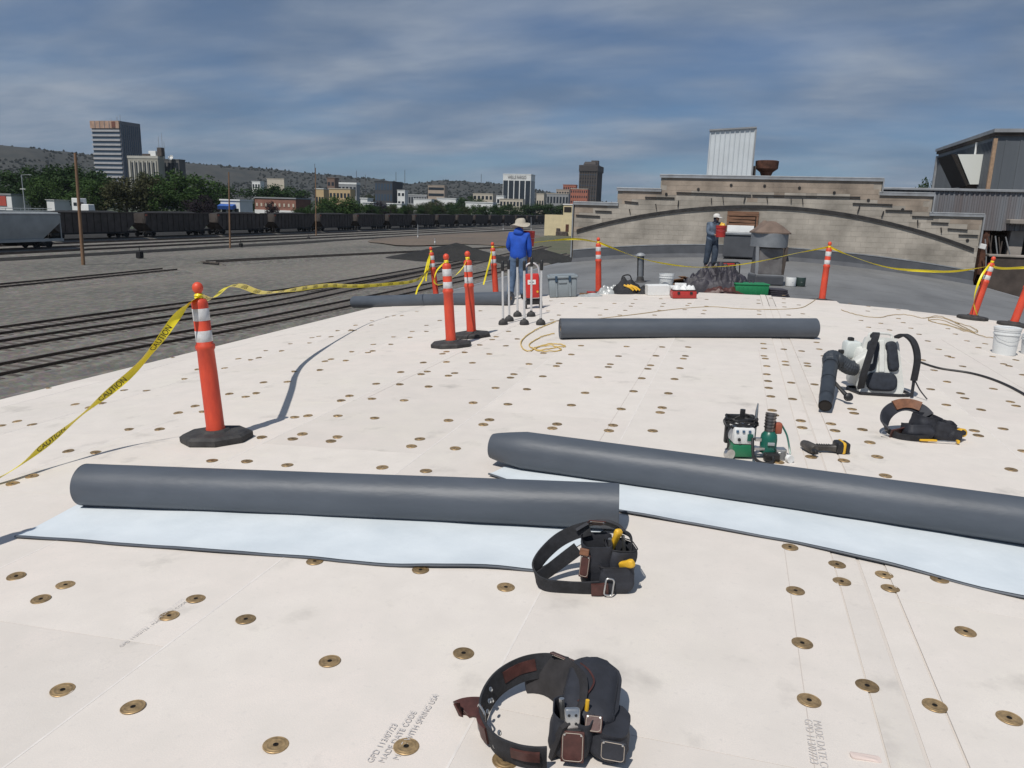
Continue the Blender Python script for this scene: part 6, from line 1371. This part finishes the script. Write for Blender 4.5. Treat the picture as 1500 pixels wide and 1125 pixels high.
def chain(*ks): return list(zip(ks[:-1], ks[1:]))
def hand(V, E, s, wr, d, up):
    """palm, four fingers and a thumb beyond the wrist"""
    wr = Vector(wr); d = Vector(d).normalized(); up = Vector(up).normalized(); sd = d.cross(up).normalized()
    V['palm' + s] = (tuple(wr + d * .06), (.030, .018)); E.append(('wr' + s, 'palm' + s))
    for i, (off, ln_) in enumerate(((-.030, .070), (-.010, .085), (.010, .08), (.028, .062))):
        a = wr + d * .085 + sd * off; c = a + d * ln_ * .55 - up * .012; e = c + d * ln_ * .35 - up * .03
        for t, q, r_ in (('a', a, .0095), ('b', c, .009), ('c', e, .008)): V['f%d%s%s' % (i, t, s)] = (tuple(q), r_)
        E += [('palm' + s, 'f%da%s' % (i, s))] + chain('f%da%s' % (i, s), 'f%db%s' % (i, s), 'f%dc%s' % (i, s))
    a = wr + d * .03 - sd * .035 - up * .01; c = a + d * .04 - sd * .015 - up * .015
    V['t1' + s] = (tuple(a), .011); V['t2' + s] = (tuple(c), .010); E += [('palm' + s, 't1' + s), ('t1' + s, 't2' + s)]
def person(label, u, v, J, shirt, trousers, yaw=0, hd=(0, 1, 0), bulk=1.0):
    root = rooted('person', label, 'person', u, v, yaw); root.rotation_euler.y = 0; E = []
    V = {'pelvis': (J['pelvis'], (.10, .075)), 'spine': (J['spine'], (.095, .07)), 'chest': (J['chest'], (.11, .08)), 'neck': (J['neck'], .055), 'jaw': (J['jaw'], (.062, .072)), 'head': (J['head'], (.078, .092)), 'crown': (J['crown'], (.055, .065))}
    E += chain('pelvis', 'spine', 'chest', 'neck', 'jaw', 'head', 'crown')
    h = Vector(J['jaw']).lerp(Vector(J['head']), .55) + Vector(hd).normalized() * .10; V['nose'] = (tuple(h), .014); E.append(('head', 'nose'))
    for s in 'LR':
        for k, r_ in (('sh', .048), ('el', .040), ('wr', .030), ('hip', .065), ('kn', .050), ('an', .040), ('toe', .036)): V[k + s] = (J[k + s], r_)
        E += chain('chest', 'sh' + s, 'el' + s, 'wr' + s) + chain('pelvis', 'hip' + s, 'kn' + s, 'an' + s, 'toe' + s)
        d = Vector(J['wr' + s]) - Vector(J['el' + s]); hand(V, E, s, J['wr' + s], J.get('hd' + s, d), J.get('hu' + s, (0, 0, 1)))
    skin('body', V, E, M_skin, root)
    T = {'p': (J['pelvis'], (.170, .135)), 'w': (J['spine'], (.14, .11))}; TE = [('p', 'w')]
    S = {'w0': (tuple(Vector(J['pelvis']) + Vector((0, 0, -.10))), (.185, .150)), 'w': (tuple(Vector(J['pelvis']) + Vector((0, 0, .03))), (.19, .155)), 's': (J['spine'], (.18, .145)), 'c': (J['chest'], (.185, .14)), 'n': (tuple(Vector(J['neck']) + Vector((0, 0, -.02))), .075)}; SE = chain('w0', 'w', 's', 'c', 'n')
    for s in 'LR':
        kn, an = Vector(J['kn' + s]), Vector(J['an' + s])
        T['h' + s] = (J['hip' + s], .115); T['m' + s] = (tuple(Vector(J['hip' + s]).lerp(kn, .55)), .105); T['k' + s] = (J['kn' + s], .092); T['c' + s] = (tuple(kn.lerp(an, .5)), .085); T['a' + s] = (tuple(kn.lerp(an, .97)), .080); TE += chain('p', 'h' + s, 'm' + s, 'k' + s, 'c' + s, 'a' + s)
        S['sh' + s] = (J['sh' + s], .083); S['ue' + s] = (tuple(Vector(J['sh' + s]).lerp(Vector(J['el' + s]), .55)), .070); S['el' + s] = (J['el' + s], .063); S['wr' + s] = (tuple(Vector(J['el' + s]).lerp(Vector(J['wr' + s]), .95)), .046); SE += chain('c', 'sh' + s, 'ue' + s, 'el' + s, 'wr' + s)
        B_ = {'a': (tuple(an + Vector((0, 0, .08))), .056), 'h': (tuple(an + Vector((0, 0, -.03))), .052), 't': (tuple(Vector(J['toe' + s])), (.05, .042)), 'u': (tuple(Vector(J['toe' + s]) + (Vector(J['toe' + s]) - an) * .25 - Vector((0, 0, (J['toe' + s][2] - an.z) * .25))), (.042, .034))}
        skin('boot', B_, chain('a', 'h', 't', 'u'), M_boot, root)
    if bulk != 1:
        for D_ in (S, T):
            for k_ in D_:
                r_ = D_[k_][1]; D_[k_] = (D_[k_][0], tuple(q * bulk for q in r_) if isinstance(r_, tuple) else r_ * bulk)
    skin('trousers', T, TE, trousers, root); skin('shirt', S, SE, shirt, root)
    return root
J1 = dict(pelvis=(0, 0, .93), spine=(.0, .01, 1.10), chest=(.0, .02, 1.29), neck=(.01, .04, 1.43), jaw=(.012, .07, 1.50), head=(.012, .06, 1.57), crown=(.012, .05, 1.63),
 shL=(-.17, .02, 1.36), elL=(-.22, .03, 1.10), wrL=(-.13, .20, .98), shR=(.18, .02, 1.36), elR=(.225, .02, 1.09), wrR=(.20, .16, .90), hipL=(-.09, 0, .88), hipR=(.09, 0, .88), knL=(-.12, .02, .47), knR=(.12, .03, .47), anL=(-.14, -.02, .085), anR=(.13, -.01, .085), toeL=(-.16, .12, .045), toeR=(.15, .13, .045))
W = person('worker in a wide beige hat and blue hoodie facing away in jeans', 757, 439, J1, M_hood, M_denim, R(-12))
W.scale = (.97, .97, .93); hat = MB().lathe([(.20, 1.555), (.205, 1.56), (.12, 1.60), (.108, 1.61), (.10, 1.67), (.07, 1.705), (.02, 1.715)], 26, (.012, .055, 0)); hat.v = [(x * (1.0), y * .95, z + .035 * math.sin(math.atan2(y, x) * 2) * (x * x + y * y) / .04 + .03 * x) for x, y, z in hat.v]; hat.build('sun_hat', M_hat, W, smooth=True, auto=60)
skin('hood', {'a': ((0, -.07, 1.36), (.12, .05)), 'b': ((0, -.04, 1.44), (.115, .075)), 'c': ((.01, .03, 1.50), (.09, .09))}, chain('a', 'b', 'c'), M_hood, W)
q = W.location + W.rotation_euler.to_matrix() @ Vector((.15, .22, 1.05)); ob = bucket('red plastic pail held in front by the worker in the wide hat', q, M_redb, .30, .13, False, 'pail')
ob.rotation_euler = (0, 0, 1)
J2 = dict(pelvis=(0, 0, .93), spine=(.01, -.01, 1.11), chest=(.02, -.03, 1.31), neck=(.035, -.055, 1.45), jaw=(.05, -.085, 1.52), head=(.045, -.075, 1.59), crown=(.04, -.065, 1.66),
 shL=(-.17, -.0, 1.38), elL=(-.20, -.06, 1.10), wrL=(-.06, -.27, 1.06), shR=(.19, -.02, 1.38), elR=(.25, -.10, 1.14), wrR=(.16, -.30, 1.12), hipL=(-.09, 0, .88), hipR=(.09, 0, .88), knL=(-.09, .05, .47), knR=(.11, -.06, .48), anL=(-.10, .12, .09), anR=(.11, .0, .085), toeL=(-.07, -.0, .045), toeR=(.14, -.13, .045))
W2 = person('worker in a white cap and grey blue jacket carrying a red bucket', 1040, 390, J2, M_jack, M_dden, R(18), (.3, -1, 0), 1.16)
MB().lathe([(.108, 1.60), (.112, 1.62), (.10, 1.68), (.06, 1.715), (.015, 1.722)], 20, (.045, -.072, 0)).build('cap', M_cap, W2, smooth=True); br = MB().box((.07, -.20, 1.605), (.15, .13, .014), (R(14), 0, R(12)), bevel=.006).build('cap_brim', M_cap, W2)
skin('neck_cover', {'a': ((.02, -.04, 1.36), (.125, .10)), 'b': ((.035, -.055, 1.45), .085), 'c': ((.05, -.09, 1.53), (.078, .085)), 'd': ((.02, -.0, 1.60), (.095, .08))}, chain('a', 'b', 'c', 'd'), M_gait, W2)
q = W2.location + W2.rotation_euler.to_matrix() @ Vector((.07, -.34, 1.00)); ob = bucket('red bucket with yellow gloves carried by the worker in the white cap', q, M_redb, .36, .165, False, 'red_bucket')
heap_mesh(.10, .08, .10, 51, 24, 8, .04).build('yellow_gloves', M_yel, ob, smooth=True, loc=(.03, 0, .33))
p = on_roof(1268, 1112); o = MB().loft([[(x, y, z) for x, y in roundrect(.09 * k, .03 * k, .012, 4)] for z, k in ((0, 1), (.004, 1), (.006, .7))]).jitter(.004, 30, 1).build('paper_scrap', mat('pale_pink_scrap', (.66, .55, .50), .9), loc=(p.x, p.y, roof_z(p.x) + .004), rot=(0, 0, .1)); tag(o, 'torn pale scrap of board facing lying on the crown strip', 'scrap')
# ------------------------------------------------------------------ thin summer air over the town
b = MB().span((-6500, -900, -3), (6500, 6600, 260)); hz_ = b.build('haze', None); tag(hz_, 'thin pale blue haze over the town', 'haze', kind='stuff')
hm = bpy.data.materials.new('haze_air'); hm.use_nodes = True; hm.node_tree.nodes.clear(); ho = hm.node_tree.nodes.new('ShaderNodeOutputMaterial'); hv = hm.node_tree.nodes.new('ShaderNodeVolumePrincipled')
hv.inputs['Color'].default_value = (.72, .82, .95, 1); hv.inputs['Density'].default_value = .00006; hv.inputs['Anisotropy'].default_value = .0; hm.node_tree.links.new(hv.outputs[0], ho.inputs['Volume']); hz_.data.materials.append(hm)
